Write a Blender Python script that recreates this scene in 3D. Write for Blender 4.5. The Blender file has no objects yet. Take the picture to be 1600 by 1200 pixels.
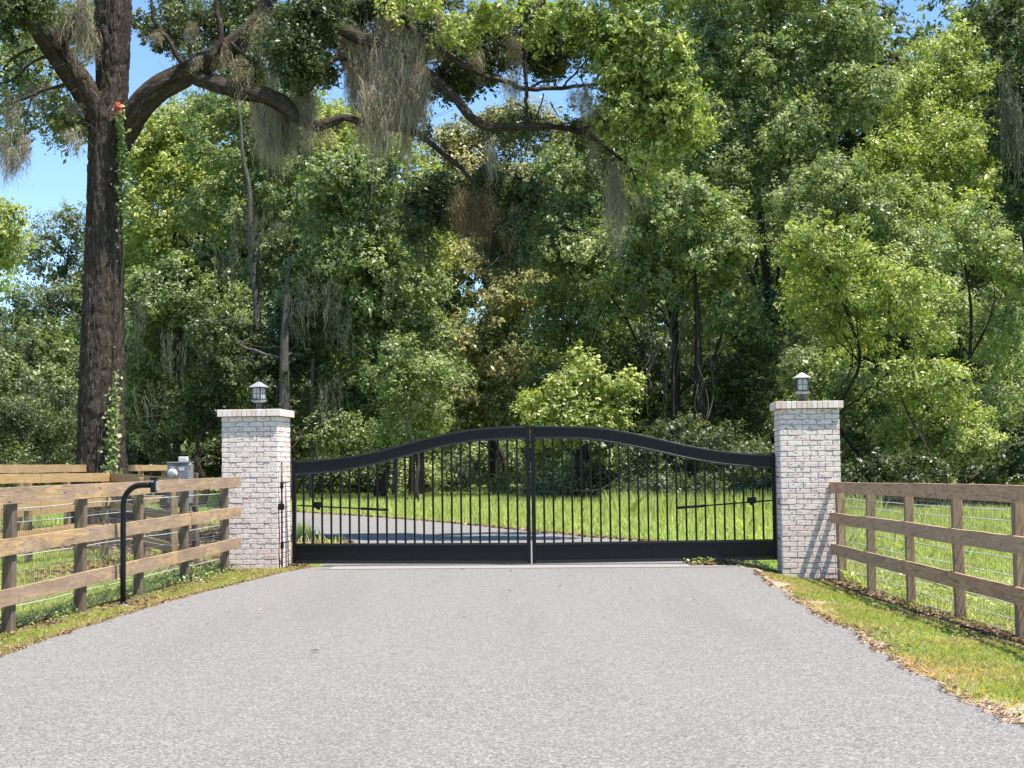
import bpy, math, random
import numpy as np
from mathutils import Matrix, Vector

# ------------------------------------------------------------------ camera, world, sun, exposure
sc = bpy.context.scene
C = sc.collection
CAM_H = 1.5
FPX = 2400.0                                   # focal length in pixels of the 1600 px wide photograph
PITCH = math.atan((728 - 600) / FPX)
ROLL = math.radians(0.70)
cam_data = bpy.data.cameras.new('camera')
cam_data.sensor_fit = 'HORIZONTAL'
cam_data.sensor_width = 36.0
cam_data.lens = 36.0 * FPX / 1600.0
cam_data.clip_start = 0.1
cam_data.clip_end = 3000
cam = bpy.data.objects.new('camera', cam_data)
C.objects.link(cam)
CM = Matrix.Translation((0, 0, CAM_H)) @ Matrix.Rotation(math.radians(90) + PITCH, 4, 'X') @ Matrix.Rotation(-ROLL, 4, 'Z')
cam.matrix_world = CM
sc.camera = cam

SUN_EL = math.radians(68)
SUN_H = Vector((0.86, -0.51)).normalized()
sun_dir = Vector((SUN_H.x * math.cos(SUN_EL), SUN_H.y * math.cos(SUN_EL), math.sin(SUN_EL)))
sd = bpy.data.lights.new('sun', 'SUN')
sd.energy = 4.7
sd.angle = math.radians(0.5)
sd.color = (1.0, 0.94, 0.85)
so = bpy.data.objects.new('sun', sd)
so.rotation_euler = sun_dir.to_track_quat('Z', 'Y').to_euler()
so.location = (20, -20, 40)
C.objects.link(so)

world = bpy.data.worlds.new('World')
sc.world = world
world.use_nodes = True
wn, wl = world.node_tree.nodes, world.node_tree.links
bg = wn['Background']
sky = wn.new('ShaderNodeTexSky')
sky.sky_type = 'NISHITA'
sky.sun_disc = False
sky.sun_elevation = SUN_EL
sky.sun_rotation = math.atan2(SUN_H.x, SUN_H.y)
sky.air_density = 0.75
sky.dust_density = 0.2
sky.ozone_density = 1.2
hs = wn.new('ShaderNodeHueSaturation')
hs.inputs['Saturation'].default_value = 1.12
wl.new(sky.outputs[0], hs.inputs['Color'])
wl.new(hs.outputs[0], bg.inputs[0])
bg.inputs[1].default_value = 0.13
sc.view_settings.view_transform = 'Standard'
sc.view_settings.look = 'None'
sc.view_settings.exposure = 1.12
sc.view_settings.gamma = 1.0
sc.view_settings.use_curve_mapping = False
sc.cycles.max_bounces = 8
sc.cycles.diffuse_bounces = 4
sc.cycles.transmission_bounces = 6
sc.cycles.transparent_max_bounces = 8

# ------------------------------------------------------------------ pixel -> world helpers (1600 x 1200 photograph)
def ray(px, py):
    return (CM.to_3x3() @ Vector(((px - 800) / FPX, -(py - 600) / FPX, -1.0))).normalized()
def P(px, py, Y):
    d = ray(px, py)
    return Vector((0, 0, CAM_H)) + d * (Y / d.y)
def G(px, py, z=0.0):
    d = ray(px, py)
    return Vector((0, 0, CAM_H)) + d * ((z - CAM_H) / d.z)
def X_at(px, Y):
    return P(px, 728, Y).x

# ------------------------------------------------------------------ object helpers
def tag(o, label=None, cat=None, group=None, kind=None):
    if label: o['label'] = label
    if cat: o['category'] = cat
    if group: o['group'] = group
    if kind: o['kind'] = kind
    return o
def empty(name, loc=(0, 0, 0), rz=0.0, label=None, cat=None, group=None):
    o = bpy.data.objects.new(name, None)
    o.empty_display_size = 0.2
    o.location = loc
    o.rotation_euler = (0, 0, rz)
    C.objects.link(o)
    return tag(o, label, cat, group)
def link(name, me, mat, parent=None):
    if mat is not None: me.materials.append(mat)
    o = bpy.data.objects.new(name, me)
    C.objects.link(o)
    if parent is not None: o.parent = parent
    return o
def copy_tree(o, parent=None):
    c = o.copy()
    C.objects.link(c)
    if parent is not None: c.parent = parent
    for ch in list(o.children): copy_tree(ch, c)
    return c

# ------------------------------------------------------------------ numpy noise
def _hash(ix, iy, iz, seed):
    h = (ix * 374761393 + iy * 668265263 + iz * 2147483647 + seed * 1274126177) & 0xffffffff
    h = ((h ^ (h >> 13)) * 1274126177) & 0xffffffff
    h = (h ^ (h >> 16)) & 0xffffffff
    return h.astype(np.float64) / 4294967295.0
def vnoise(x, y, z=0.0, seed=0):
    x, y, z = np.broadcast_arrays(np.asarray(x, float), np.asarray(y, float), np.asarray(z, float))
    xi, yi, zi = np.floor(x).astype(np.int64), np.floor(y).astype(np.int64), np.floor(z).astype(np.int64)
    fx, fy, fz = x - xi, y - yi, z - zi
    fx, fy, fz = fx * fx * (3 - 2 * fx), fy * fy * (3 - 2 * fy), fz * fz * (3 - 2 * fz)
    r = 0
    for a in (0, 1):
        for b in (0, 1):
            for c in (0, 1):
                w = (fx if a else 1 - fx) * (fy if b else 1 - fy) * (fz if c else 1 - fz)
                r = r + w * _hash(xi + a, yi + b, zi + c, seed)
    return r
def fbm(x, y, z=0.0, seed=0, octs=3):
    r, a, s = 0, 0.5, 1.0
    for k in range(octs):
        r = r + a * vnoise(np.asarray(x) * s, np.asarray(y) * s, np.asarray(z) * s, seed + k)
        a, s = a * .5, s * 2.03
    return r / (1 - .5 ** octs)

def sstep(a, b, x):
    t = np.clip((np.asarray(x, float) - a) / (b - a), 0, 1)
    return t * t * (3 - 2 * t)
def gz(x, y):
    """height of the ground: a shallow swale on the right of the drive, soft unevenness everywhere off the road"""
    x = np.asarray(x, float); y = np.asarray(y, float)
    drop = -0.15 * sstep(3.25, 4.3, x) * sstep(9, 21, y) * (1 - sstep(26, 40, y))
    drop = drop - 0.035 * sstep(2.9, 3.6, x)
    return drop - 0.012

# ------------------------------------------------------------------ mesh builders
class MB:
    """boxes, bars and tubes gathered into ONE mesh; every vertex keeps its coordinates on its own piece ('loc') and a shade number ('tint')"""
    def __init__(s):
        s.v, s.f, s.l, s.t, s.sm = [], [], [], [], []
    def add(s, vs, fs, locs=None, tint=0.5, smooth=False):
        b = len(s.v)
        s.v += [tuple(v) for v in vs]
        s.f += [tuple(b + i for i in f) for f in fs]
        s.l += [tuple(x) for x in (locs if locs is not None else vs)]
        s.t += [tint] * len(vs) if not hasattr(tint, '__len__') else list(tint)
        s.sm += [smooth] * len(fs)
    def box(s, lo, hi, M=None, tint=0.5, off=None, bev=0.0):
        (x0, y0, z0), (x1, y1, z1) = lo, hi
        if bev > 0:
            b = bev
            vs, fs = [], []
            for zz, i in ((z0, b), (z0 + b, 0), (z1 - b, 0), (z1, b)):
                vs += [(x0 + i + (b if i == 0 else b * .5), y0 + i, zz), (x1 - i - (b if i == 0 else b * .5), y0 + i, zz), (x1 - i, y0 + i + (b if i == 0 else b * .5), zz), (x1 - i, y1 - i - (b if i == 0 else b * .5), zz),
                       (x1 - i - (b if i == 0 else b * .5), y1 - i, zz), (x0 + i + (b if i == 0 else b * .5), y1 - i, zz), (x0 + i, y1 - i - (b if i == 0 else b * .5), zz), (x0 + i, y0 + i + (b if i == 0 else b * .5), zz)]
            for k in range(3):
                for j in range(8):
                    fs.append((k * 8 + j, k * 8 + (j + 1) % 8, k * 8 + 8 + (j + 1) % 8, k * 8 + 8 + j))
            fs.append(tuple(range(7, -1, -1))); fs.append(tuple(range(24, 32)))
        else:
            vs = [(x0, y0, z0), (x1, y0, z0), (x1, y1, z0), (x0, y1, z0), (x0, y0, z1), (x1, y0, z1), (x1, y1, z1), (x0, y1, z1)]
            fs = [(0, 3, 2, 1), (4, 5, 6, 7), (0, 1, 5, 4), (1, 2, 6, 5), (2, 3, 7, 6), (3, 0, 4, 7)]
        o = off or (0, 0, 0)
        locs = [(v[0] + o[0], v[1] + o[1], v[2] + o[2]) for v in vs]
        if M is not None: vs = [M @ Vector(v) for v in vs]
        s.add(vs, fs, locs, tint)
    def tube(s, pts, rad, n=8, cap=True, tint=0.5, smooth=True):
        pts = [Vector(p) for p in pts]
        if not hasattr(rad, '__len__'): rad = [rad] * len(pts)
        vs, locs, fs, L = [], [], [], 0.0
        up = Vector((0, 0, 1))
        t0 = (pts[1] - pts[0]).normalized()
        a = t0.cross(up) if abs(t0.z) < .95 else t0.cross(Vector((0, 1, 0)))
        a.normalize()
        for i, p in enumerate(pts):
            t = ((pts[min(i + 1, len(pts) - 1)] - pts[max(i - 1, 0)])).normalized()
            a = (a - t * a.dot(t)).normalized()
            b = t.cross(a)
            if i: L += (p - pts[i - 1]).length
            for k in range(n):
                th = 2 * math.pi * k / n
                vs.append(p + (a * math.cos(th) + b * math.sin(th)) * rad[i])
                locs.append((math.cos(th) * rad[i], math.sin(th) * rad[i], L))
        for i in range(len(pts) - 1):
            for k in range(n):
                fs.append((i * n + k, i * n + (k + 1) % n, (i + 1) * n + (k + 1) % n, (i + 1) * n + k))
        if cap:
            fs.append(tuple(range(n - 1, -1, -1)))
            m = (len(pts) - 1) * n
            fs.append(tuple(m + k for k in range(n)))
        s.add(vs, fs, locs, tint, smooth)
    def lathe(s, prof, n=20, M=None, tint=0.5, smooth=True, rot=0.0):
        vs, fs = [], []
        for r, z in prof:
            for k in range(n):
                th = 2 * math.pi * k / n + rot
                vs.append((r * math.cos(th), r * math.sin(th), z))
        for i in range(len(prof) - 1):
            for k in range(n):
                fs.append((i * n + k, i * n + (k + 1) % n, (i + 1) * n + (k + 1) % n, (i + 1) * n + k))
        fs.append(tuple(range(n - 1, -1, -1)))
        m = (len(prof) - 1) * n
        fs.append(tuple(m + k for k in range(n)))
        locs = list(vs)
        if M is not None: vs = [M @ Vector(v) for v in vs]
        s.add(vs, fs, locs, tint, smooth)
    def prism(s, poly, y0, y1, tint=0.5, M=None):
        """polygon in x,z given thickness in y"""
        n = len(poly)
        vs = [(x, y0, z) for x, z in poly] + [(x, y1, z) for x, z in poly]
        fs = [tuple(range(n)), tuple(range(2 * n - 1, n - 1, -1))]
        for k in range(n):
            fs.append((k, n + k, n + (k + 1) % n, (k + 1) % n))
        locs = list(vs)
        if M is not None: vs = [M @ Vector(v) for v in vs]
        s.add(vs, fs, locs, tint)
    def build(s, name, mat, parent=None):
        me = bpy.data.meshes.new(name)
        me.from_pydata(s.v, [], s.f)
        a = me.attributes.new('loc', 'FLOAT_VECTOR', 'POINT')
        a.data.foreach_set('vector', np.array(s.l, np.float32).ravel())
        a = me.attributes.new('tint', 'FLOAT', 'POINT')
        a.data.foreach_set('value', np.array(s.t, np.float32))
        me.polygons.foreach_set('use_smooth', s.sm)
        me.update()
        return link(name, me, mat, parent)

def np_mesh(name, V, nper, tint, mat, parent=None, tris=False, loc=None, F=None, smooth=False):
    """V (N*nper,3) with faces of nper consecutive vertices (or explicit F)"""
    me = bpy.data.meshes.new(name)
    V = np.asarray(V, np.float32).reshape(-1, 3)
    if F is None:
        F = np.arange(len(V), dtype=np.int32).reshape(-1, nper)
    F = np.asarray(F, np.int32)
    nf, k = F.shape
    me.vertices.add(len(V))
    me.vertices.foreach_set('co', V.ravel())
    me.loops.add(nf * k)
    me.loops.foreach_set('vertex_index', F.ravel())
    me.polygons.add(nf)
    me.polygons.foreach_set('loop_start', np.arange(0, nf * k, k, dtype=np.int32))
    me.polygons.foreach_set('loop_total', np.full(nf, k, np.int32))
    if smooth: me.polygons.foreach_set('use_smooth', np.ones(nf, bool))
    a = me.attributes.new('tint', 'FLOAT', 'POINT')
    a.data.foreach_set('value', np.asarray(tint, np.float32))
    if loc is not None:
        a = me.attributes.new('loc', 'FLOAT_VECTOR', 'POINT')
        a.data.foreach_set('vector', np.asarray(loc, np.float32).ravel())
    me.update(calc_edges=True)
    return link(name, me, mat, parent)

# ------------------------------------------------------------------ materials
class NT:
    def __init__(s, name):
        s.m = bpy.data.materials.new(name)
        s.m.use_nodes = True
        s.n, s.k = s.m.node_tree.nodes, s.m.node_tree.links
        s.p = s.n['Principled BSDF']
        s.out = s.n['Material Output']
    def L(s, a, b): s.k.new(a, b)
    def attr(s, name, vec=False):
        n = s.n.new('ShaderNodeAttribute'); n.attribute_name = name
        return n.outputs['Vector'] if vec else n.outputs['Fac']
    def obj(s):
        return s.n.new('ShaderNodeTexCoord').outputs['Object']
    def pos(s):
        return s.n.new('ShaderNodeNewGeometry').outputs['Position']
    def mapping(s, src, scale=(1, 1, 1), loc=(0, 0, 0)):
        n = s.n.new('ShaderNodeMapping'); s.L(src, n.inputs[0])
        n.inputs['Scale'].default_value = scale; n.inputs['Location'].default_value = loc
        return n.outputs[0]
    def noise(s, src, scale=5, detail=4, rough=.55, dist=0):
        n = s.n.new('ShaderNodeTexNoise'); s.L(src, n.inputs['Vector'])
        n.inputs['Scale'].default_value = scale; n.inputs['Detail'].default_value = detail
        n.inputs['Roughness'].default_value = rough; n.inputs['Distortion'].default_value = dist
        return n.outputs['Fac']
    def voro(s, src, scale=5, feature='F1', out='Distance', rnd=1.0):
        n = s.n.new('ShaderNodeTexVoronoi'); s.L(src, n.inputs['Vector'])
        n.feature = feature; n.inputs['Scale'].default_value = scale
        n.inputs['Randomness'].default_value = rnd
        return n.outputs[out]
    def math(s, op, a, b=None, c=None, clamp=False):
        n = s.n.new('ShaderNodeMath'); n.operation = op; n.use_clamp = clamp
        for i, x in enumerate((a, b, c)):
            if x is None: continue
            if isinstance(x, (int, float)): n.inputs[i].default_value = x
            else: s.L(x, n.inputs[i])
        return n.outputs[0]
    def rng(s, x, a, b, c=0.0, d=1.0):
        n = s.n.new('ShaderNodeMapRange'); s.L(x, n.inputs[0])
        for i, v in enumerate((a, b, c, d)): n.inputs[i + 1].default_value = v
        return n.outputs[0]
    def ramp(s, x, stops):
        n = s.n.new('ShaderNodeValToRGB'); s.L(x, n.inputs[0])
        e = n.color_ramp.elements
        while len(e) > 1: e.remove(e[-1])
        e[0].position = stops[0][0]; e[0].color = (*stops[0][1], 1)
        for p, c in stops[1:]:
            q = e.new(p); q.color = (*c, 1)
        return n.outputs[0]
    def mix(s, f, a, b, mode='MIX'):
        n = s.n.new('ShaderNodeMix'); n.data_type = 'RGBA'; n.blend_type = mode
        if isinstance(f, (int, float)): n.inputs[0].default_value = f
        else: s.L(f, n.inputs[0])
        for i, x in ((6, a), (7, b)):
            if isinstance(x, tuple): n.inputs[i].default_value = (*x, 1)
            else: s.L(x, n.inputs[i])
        return n.outputs[2]
    def bump(s, h, strength=.5, dist=.01):
        n = s.n.new('ShaderNodeBump'); s.L(h, n.inputs['Height'])
        n.inputs['Strength'].default_value = strength; n.inputs['Distance'].default_value = dist
        s.L(n.outputs[0], s.p.inputs['Normal'])
        return n.outputs[0]
    def color(s, c):
        if isinstance(c, tuple): s.p.inputs['Base Color'].default_value = (*c, 1)
        else: s.L(c, s.p.inputs['Base Color'])
    def set(s, rough=None, spec=None, metal=None):
        if rough is not None:
            if isinstance(rough, (int, float)): s.p.inputs['Roughness'].default_value = rough
            else: s.L(rough, s.p.inputs['Roughness'])
        if spec is not None: s.p.inputs['Specular IOR Level'].default_value = spec
        if metal is not None: s.p.inputs['Metallic'].default_value = metal

def leaf_mat(name, stops, trans=.35, rough=.42, spec=.45, tcol=(1.3, 1.45, .5)):
    t = NT(name)
    col = t.ramp(t.attr('tint'), stops)
    t.color(col); t.set(rough, spec)
    tr = t.n.new('ShaderNodeBsdfTranslucent')
    tc = t.mix(1.0, col, tcol, 'MULTIPLY')
    t.L(tc, tr.inputs[0])
    mx = t.n.new('ShaderNodeMixShader'); mx.inputs[0].default_value = trans
    t.L(t.p.outputs[0], mx.inputs[1]); t.L(tr.outputs[0], mx.inputs[2])
    t.L(mx.outputs[0], t.out.inputs[0])
    return t.m

M = {}
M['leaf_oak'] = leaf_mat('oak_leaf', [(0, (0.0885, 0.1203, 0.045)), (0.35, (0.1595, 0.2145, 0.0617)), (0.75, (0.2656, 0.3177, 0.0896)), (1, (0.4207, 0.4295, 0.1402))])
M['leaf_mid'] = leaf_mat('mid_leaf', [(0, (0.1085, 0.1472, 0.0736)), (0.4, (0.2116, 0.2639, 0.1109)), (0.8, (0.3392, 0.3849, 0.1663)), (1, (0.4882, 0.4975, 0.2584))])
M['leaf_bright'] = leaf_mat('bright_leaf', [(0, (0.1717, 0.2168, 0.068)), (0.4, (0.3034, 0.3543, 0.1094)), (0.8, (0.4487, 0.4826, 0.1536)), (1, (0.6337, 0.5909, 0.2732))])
M['leaf_dark'] = leaf_mat('dark_leaf', [(0, (0.049, 0.0665, 0.0311)), (0.5, (0.0935, 0.1235, 0.0517)), (1, (0.1932, 0.2137, 0.0907))])  # dark green leaves; on low trees the colour also stands in for shade
M['leaf_tan'] = leaf_mat('tan_leaf', [(0, (0.1696, 0.2072, 0.0805)), (0.4, (0.3221, 0.3202, 0.1343)), (0.8, (0.5424, 0.4897, 0.2147)), (1, (0.712, 0.6403, 0.3042))], tcol=(1.1, 1.1, .7))
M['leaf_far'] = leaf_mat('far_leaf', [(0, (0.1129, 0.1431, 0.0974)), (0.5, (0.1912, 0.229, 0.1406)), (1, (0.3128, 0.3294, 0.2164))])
M['grass'] = leaf_mat('grass_blade', [(0, (0.9, 0.5153, 0.6016)), (0.18, (0.6898, 0.4724, 0.301)), (0.35, (0.363, 0.408, 0.153)), (0.7, (0.5444, 0.5797, 0.1915)), (1, (0.7989, 0.73, 0.3286))], trans=.4, rough=.5, spec=.25)
M['grass_verge'] = leaf_mat('verge_blade', [(0, (0.6862, 0.4545, 0.2972)), (0.25, (0.5391, 0.4399, 0.2097)), (0.45, (0.3757, 0.3957, 0.1225)), (0.75, (0.4251, 0.4838, 0.1311)), (1, (0.5884, 0.6011, 0.2097))], trans=.35, rough=.5, spec=.25)
M['litter'] = leaf_mat('litter_leaf', [(0, (0.075, 0.0465, 0.03)), (0.4, (0.165, 0.0975, 0.06)), (0.75, (0.27, 0.1725, 0.1125)), (1, (0.36, 0.27, 0.195))], trans=.1, rough=.7, spec=.2, tcol=(1, .8, .5))
M['moss'] = leaf_mat('spanish_moss', [(0, (0.2128, 0.1978, 0.147)), (0.5, (0.4044, 0.3559, 0.2644)), (1, (0.66, 0.5636, 0.4111))], trans=.3, rough=.9, spec=.1, tcol=(1, .95, .8))
M['moss_far'] = leaf_mat('distant_moss', [(0, (0.077, 0.088, 0.0605)), (0.5, (0.143, 0.154, 0.11)), (1, (0.242, 0.242, 0.1815))], trans=.3, rough=.9, spec=.1, tcol=(1, 1, .8))
M['moss_brown'] = leaf_mat('brown_moss', [(0, (0.127, 0.0942, 0.0555)), (0.5, (0.2412, 0.1739, 0.0952)), (1, (0.3809, 0.2898, 0.1746))], trans=.3, rough=.9, spec=.1, tcol=(1, .9, .7))
M['red_leaf'] = leaf_mat('red_leaf', [(0, (.35, .07, .04)), (1, (.55, .16, .08))], trans=.3)

def asphalt():
    t = NT('asphalt'); p = t.pos()
    c1 = t.voro(p, 90, out='Color')
    sep = t.n.new('ShaderNodeSeparateColor'); t.L(c1, sep.inputs[0])
    c2 = t.noise(p, 170, 3, .7)
    big = t.noise(p, .55, 4, .6)
    mid = t.noise(p, 6, 4, .6)
    f = t.math('MULTIPLY_ADD', sep.outputs[0], .55, t.math('MULTIPLY', c2, .55))
    col = t.ramp(f, [(.2, (.076, .071, .065)), (.40, (.135, .129, .119)), (.60, (.193, .185, .172)), (.84, (.34, .326, .304))])
    col = t.mix(t.rng(big, .38, .68, .0, .28), col, (.21, .20, .185))
    col = t.mix(t.rng(mid, .52, .75, 0, .25), col, (.10, .098, .093))
    wp = t.noise(t.mapping(p, (1.1, .10, 1)), 1.0, 3, .5)
    col = t.mix(t.rng(wp, .5, .72, 0, .22), col, (.115, .108, .10))
    sp = t.noise(p, 2.3, 6, .75)
    col = t.mix(t.rng(sp, .66, .74, 0, .35), col, (.085, .078, .07))
    t.color(col); t.set(.85, .25)
    t.bump(f, .55, .006)
    return t.m
M['asphalt'] = asphalt()
def concrete():
    t = NT('concrete'); p = t.pos()
    f = t.noise(p, 40, 5, .7)
    t.color(t.ramp(f, [(.3, (.20, .19, .175)), (.7, (.33, .32, .30))])); t.set(.85, .2); t.bump(f, .4, .004)
    return t.m
M['concrete'] = concrete()
def pale_edge():
    t = NT('pale_edge'); p = t.pos()
    f = t.noise(p, 18, 6, .7)
    t.color(t.ramp(f, [(.3, (.28, .19, .12)), (.5, (.38, .30, .22)), (.7, (.50, .44, .36))])); t.set(.9, .2); t.bump(f, .6, .01)
    return t.m
M['pale_edge'] = pale_edge()
def groundm():
    t = NT('ground_soil'); p = t.pos()
    a = t.noise(p, 1.4, 5, .65); b = t.noise(p, 22, 5, .7)
    c = t.ramp(b, [(.3, (.13, .085, .045)), (.5, (.26, .17, .10)), (.7, (.40, .29, .19))])
    g = t.ramp(b, [(.3, (.06, .085, .02)), (.55, (.12, .17, .04)), (.75, (.2, .25, .07))])
    t.color(t.mix(t.rng(a, .42, .58), g, c)); t.set(.95, .1); t.bump(b, .8, .02)
    return t.m
M['ground'] = groundm()
def farground():
    t = NT('grass_ground'); p = t.pos()
    a = t.noise(p, .5, 5, .65); b = t.noise(t.mapping(p, (1, .5, 1)), 9, 5, .75)
    c = t.ramp(b, [(.3, (.06, .12, .018)), (.5, (.12, .22, .03)), (.72, (.22, .32, .06))])
    t.color(t.mix(t.rng(a, .55, .75, 0, .5), c, (.26, .22, .09))); t.set(.95, .1); t.bump(b, .8, .03)
    return t.m
M['grass_ground'] = farground()

def wood(name, c_dark, c_mid, c_light, patch=None, patch_amt=.5, grain=1.0, freq=44):
    t = NT(name)
    v = t.attr('loc', True); tn = t.attr('tint')
    q = t.mapping(v, (1.1, 11, 11))
    n1 = t.noise(q, 1.0, 2, .5, .6)
    rings = t.math('SINE', t.math('MULTIPLY', n1, freq))
    fine = t.noise(t.mapping(v, (3, 90, 90)), 1.0, 3, .6)
    blot = t.noise(t.mapping(v, (1.2, 3, 3)), 1.6, 5, .65)
    col = t.mix(t.rng(blot, .35, .65), c_mid, c_light)
    if patch is not None:
        pn = t.noise(t.mapping(v, (.9, 6, 6), (7, 3, 1)), 1.3, 5, .6, 1.0)
        col = t.mix(t.rng(pn, .50, .60, 0, patch_amt), col, patch)
    col = t.mix(t.rng(rings, .45, .98, 0, .75 * grain), col, c_dark)
    st = t.noise(t.mapping(v, (.7, 5, 5), (3, 9, 2)), 1.7, 4, .6)
    col = t.mix(t.rng(st, .50, .70, 0, .35), col, tuple(a * .6 + b * .4 for a, b in zip(c_dark, c_mid)))
    col = t.mix(t.rng(fine, .5, .75, 0, .45), col, c_dark)
    kn = t.voro(t.mapping(v, (1.6, 8, 8)), 1.0)
    col = t.mix(t.rng(kn, .10, .05, 0, .8), col, tuple(x * .5 for x in c_dark))
    col = t.mix(t.rng(tn, 0, 1, 0, .55), col, tuple(a * .5 + (sum(b) / 3) * .5 for a, b in zip(c_mid, [c_mid] * 3)))
    t.color(col); t.set(.85, .15)
    t.bump(t.math('ADD', t.math('MULTIPLY', rings, .15), fine), .5, .003)
    return t.m
M['rail_left'] = wood('weathered_rail', (0.147, 0.087, 0.050), (0.303, 0.201, 0.125), (0.449, 0.318, 0.203), (0.627, 0.411, 0.169), .75, .45)
M['post_left'] = wood('weathered_post', (0.056, 0.037, 0.024), (0.133, 0.098, 0.066), (0.209, 0.161, 0.111), (0.293, 0.230, 0.153), .5, .6)
M['rail_right'] = wood('brown_rail', (0.229, 0.124, 0.070), (0.474, 0.282, 0.168), (0.627, 0.383, 0.231), None, 0, .9)
M['post_right'] = wood('brown_post', (0.121, 0.077, 0.050), (0.253, 0.179, 0.119), (0.364, 0.270, 0.173), (0.455, 0.356, 0.220), .4, .6)
M['rail_yellow'] = wood('yellow_rail', (0.248, 0.141, 0.050), (0.413, 0.264, 0.108), (0.512, 0.347, 0.157), (0.561, 0.396, 0.182), .5, .45)
M['post_yellow'] = wood('yellow_post', (0.168, 0.105, 0.049), (0.294, 0.203, 0.105), (0.364, 0.266, 0.154), None, 0, .5)

def bark(name, c0, c1, c2, scale=1.0, bumpd=.03, lichen=.25):
    t = NT(name)
    v = t.attr('loc', True)
    q = t.mapping(v, (13 * scale, 13 * scale, 2.6 * scale))
    w = t.noise(q, .8, 3, .6)
    vadd = t.n.new('ShaderNodeVectorMath'); vadd.operation = 'MULTIPLY_ADD'
    vo = t.voro(t.mapping(v, (9 * scale, 9 * scale, 1.6 * scale)), 1.0, 'DISTANCE_TO_EDGE')
    vadd = None
    n2 = t.noise(q, 2.2, 5, .7, .8)
    r = t.math('SUBTRACT', 1.0, t.math('MULTIPLY', t.math('ABSOLUTE', t.math('SUBTRACT', n2, .5)), 5.0), clamp=True)
    h = t.math('ADD', t.math('MULTIPLY', r, -.7), t.math('MULTIPLY', w, .6))
    col = t.ramp(t.math('ADD', h, .55), [(.1, c0), (.45, c1), (.95, c2)])
    li = t.noise(v, 1.7, 6, .7)
    col = t.mix(t.rng(li, .56, .7, 0, lichen), col, (.26, .25, .215))
    t.color(col); t.set(.95, .1)
    t.bump(t.math('ADD', h, t.math('MULTIPLY', t.rng(vo, 0, .25), .35)), 1.0, bumpd)
    return t.m
M['bark'] = bark('oak_bark', (.030, .023, .018), (.14, .110, .090), (.29, .245, .21), 1.0, .045)
M['bark_far'] = bark('woodland_bark', (.022, .017, .013), (.07, .055, .043), (.15, .125, .10), .8, .04)
M['bark_grey'] = bark('grey_bark', (.06, .05, .045), (.17, .155, .14), (.28, .26, .24), .8, .03, .1)
M['twig'] = bark('dead_twig', (.05, .042, .033), (.13, .11, .09), (.22, .195, .16), 2.0, .01, .1)

def brick():
    t = NT('whitewashed_brick')
    v = t.attr('loc', True); tn = t.attr('tint')
    n1 = t.noise(t.mapping(v, (11, 11, 34)), 1.6, 4, .65)
    n2 = t.noise(v, 55, 4, .7)
    pink = t.noise(t.mapping(v, (3, 3, 9)), 1.0, 3, .6)
    base = t.mix(t.rng(n2, .35, .65), (.70, .60, .535), (.85, .76, .69))
    base = t.mix(t.rng(pink, .52, .70, 0, .55), base, (.66, .45, .40))
    base = t.mix(t.rng(tn, 0, 1, 0, .40), base, (.60, .40, .35))
    dark = t.mix(t.rng(n2, .3, .7), (.10, .09, .088), (.25, .22, .215))
    col = t.mix(t.rng(n1, .56, .62, 0, .85), base, dark)
    t.color(col); t.set(.88, .2)
    t.bump(t.math('ADD', t.math('MULTIPLY', n2, .4), t.math('MULTIPLY', t.rng(n1, .60, .68), -1.0)), .7, .006)
    return t.m
M['brick'] = brick()
def brickcap():
    t = NT('cap_brick')
    v = t.attr('loc', True); tn = t.attr('tint')
    n2 = t.noise(v, 30, 5, .7)
    base = t.mix(t.rng(tn, 0, 1), (.78, .70, .65), (.66, .48, .41))
    t.color(t.mix(t.rng(n2, .55, .72, 0, .4), base, (.42, .34, .30))); t.set(.88, .2); t.bump(n2, .5, .005)
    return t.m
M['brickcap'] = brickcap()
def mortar():
    t = NT('mortar'); n = t.noise(t.obj(), 60, 4, .7)
    t.color(t.ramp(n, [(.3, (.26, .23, .21)), (.7, (.43, .39, .36))])); t.set(.95, .1); t.bump(n, .5, .004)
    return t.m
M['mortar'] = mortar()
def metal(name, c, rough=.4, spec=.5, metallic=0.0, wear=.0, wc=(.3, .3, .3)):
    t = NT(name); n = t.noise(t.obj(), 14, 5, .65)
    t.color(t.mix(t.rng(n, .5, .8, 0, wear), c, wc)); t.set(t.rng(n, .3, .7, rough * .8, rough * 1.25), spec, metallic)
    t.bump(t.noise(t.obj(), 90, 2, .5), .12, .002)
    return t.m
M['gatetrim'] = metal('gate_trim', (.009, .009, .011), .28, .5, 0, .2, (.03, .03, .03))
M['black'] = metal('black_paint', (.006, .006, .007), .35, .3, 0, .25, (.018, .017, .016))
M['gateblack'] = metal('gate_paint', (.0045, .0045, .007), .30, .25, 0, .2, (.012, .012, .012))
M['galv'] = metal('galvanised_wire', (.55, .56, .55), .5, .4, .2)
M['mesh'] = metal('wire_mesh', (.20, .21, .20), .6, .3, .2)
M['greybox'] = metal('grey_enamel', (.20, .215, .225), .45, .4, 0, .3, (.38, .39, .39))
M['greydark'] = metal('dark_grey_enamel', (.13, .14, .145), .5, .4, 0, .3, (.2, .2, .2))
M['white'] = metal('white_label', (.55, .55, .53), .5, .4, 0, .2, (.6, .6, .58))
M['ink'] = metal('black_ink', (.02, .02, .02), .5, .3)
M['lampgrey'] = metal('lamp_metal', (.035, .045, .043), .4, .5, .0, .3, (.12, .13, .12))
M['lamproof'] = metal('lamp_roof', (.27, .28, .29), .5, .4, .0, .4, (.38, .38, .37))
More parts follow.
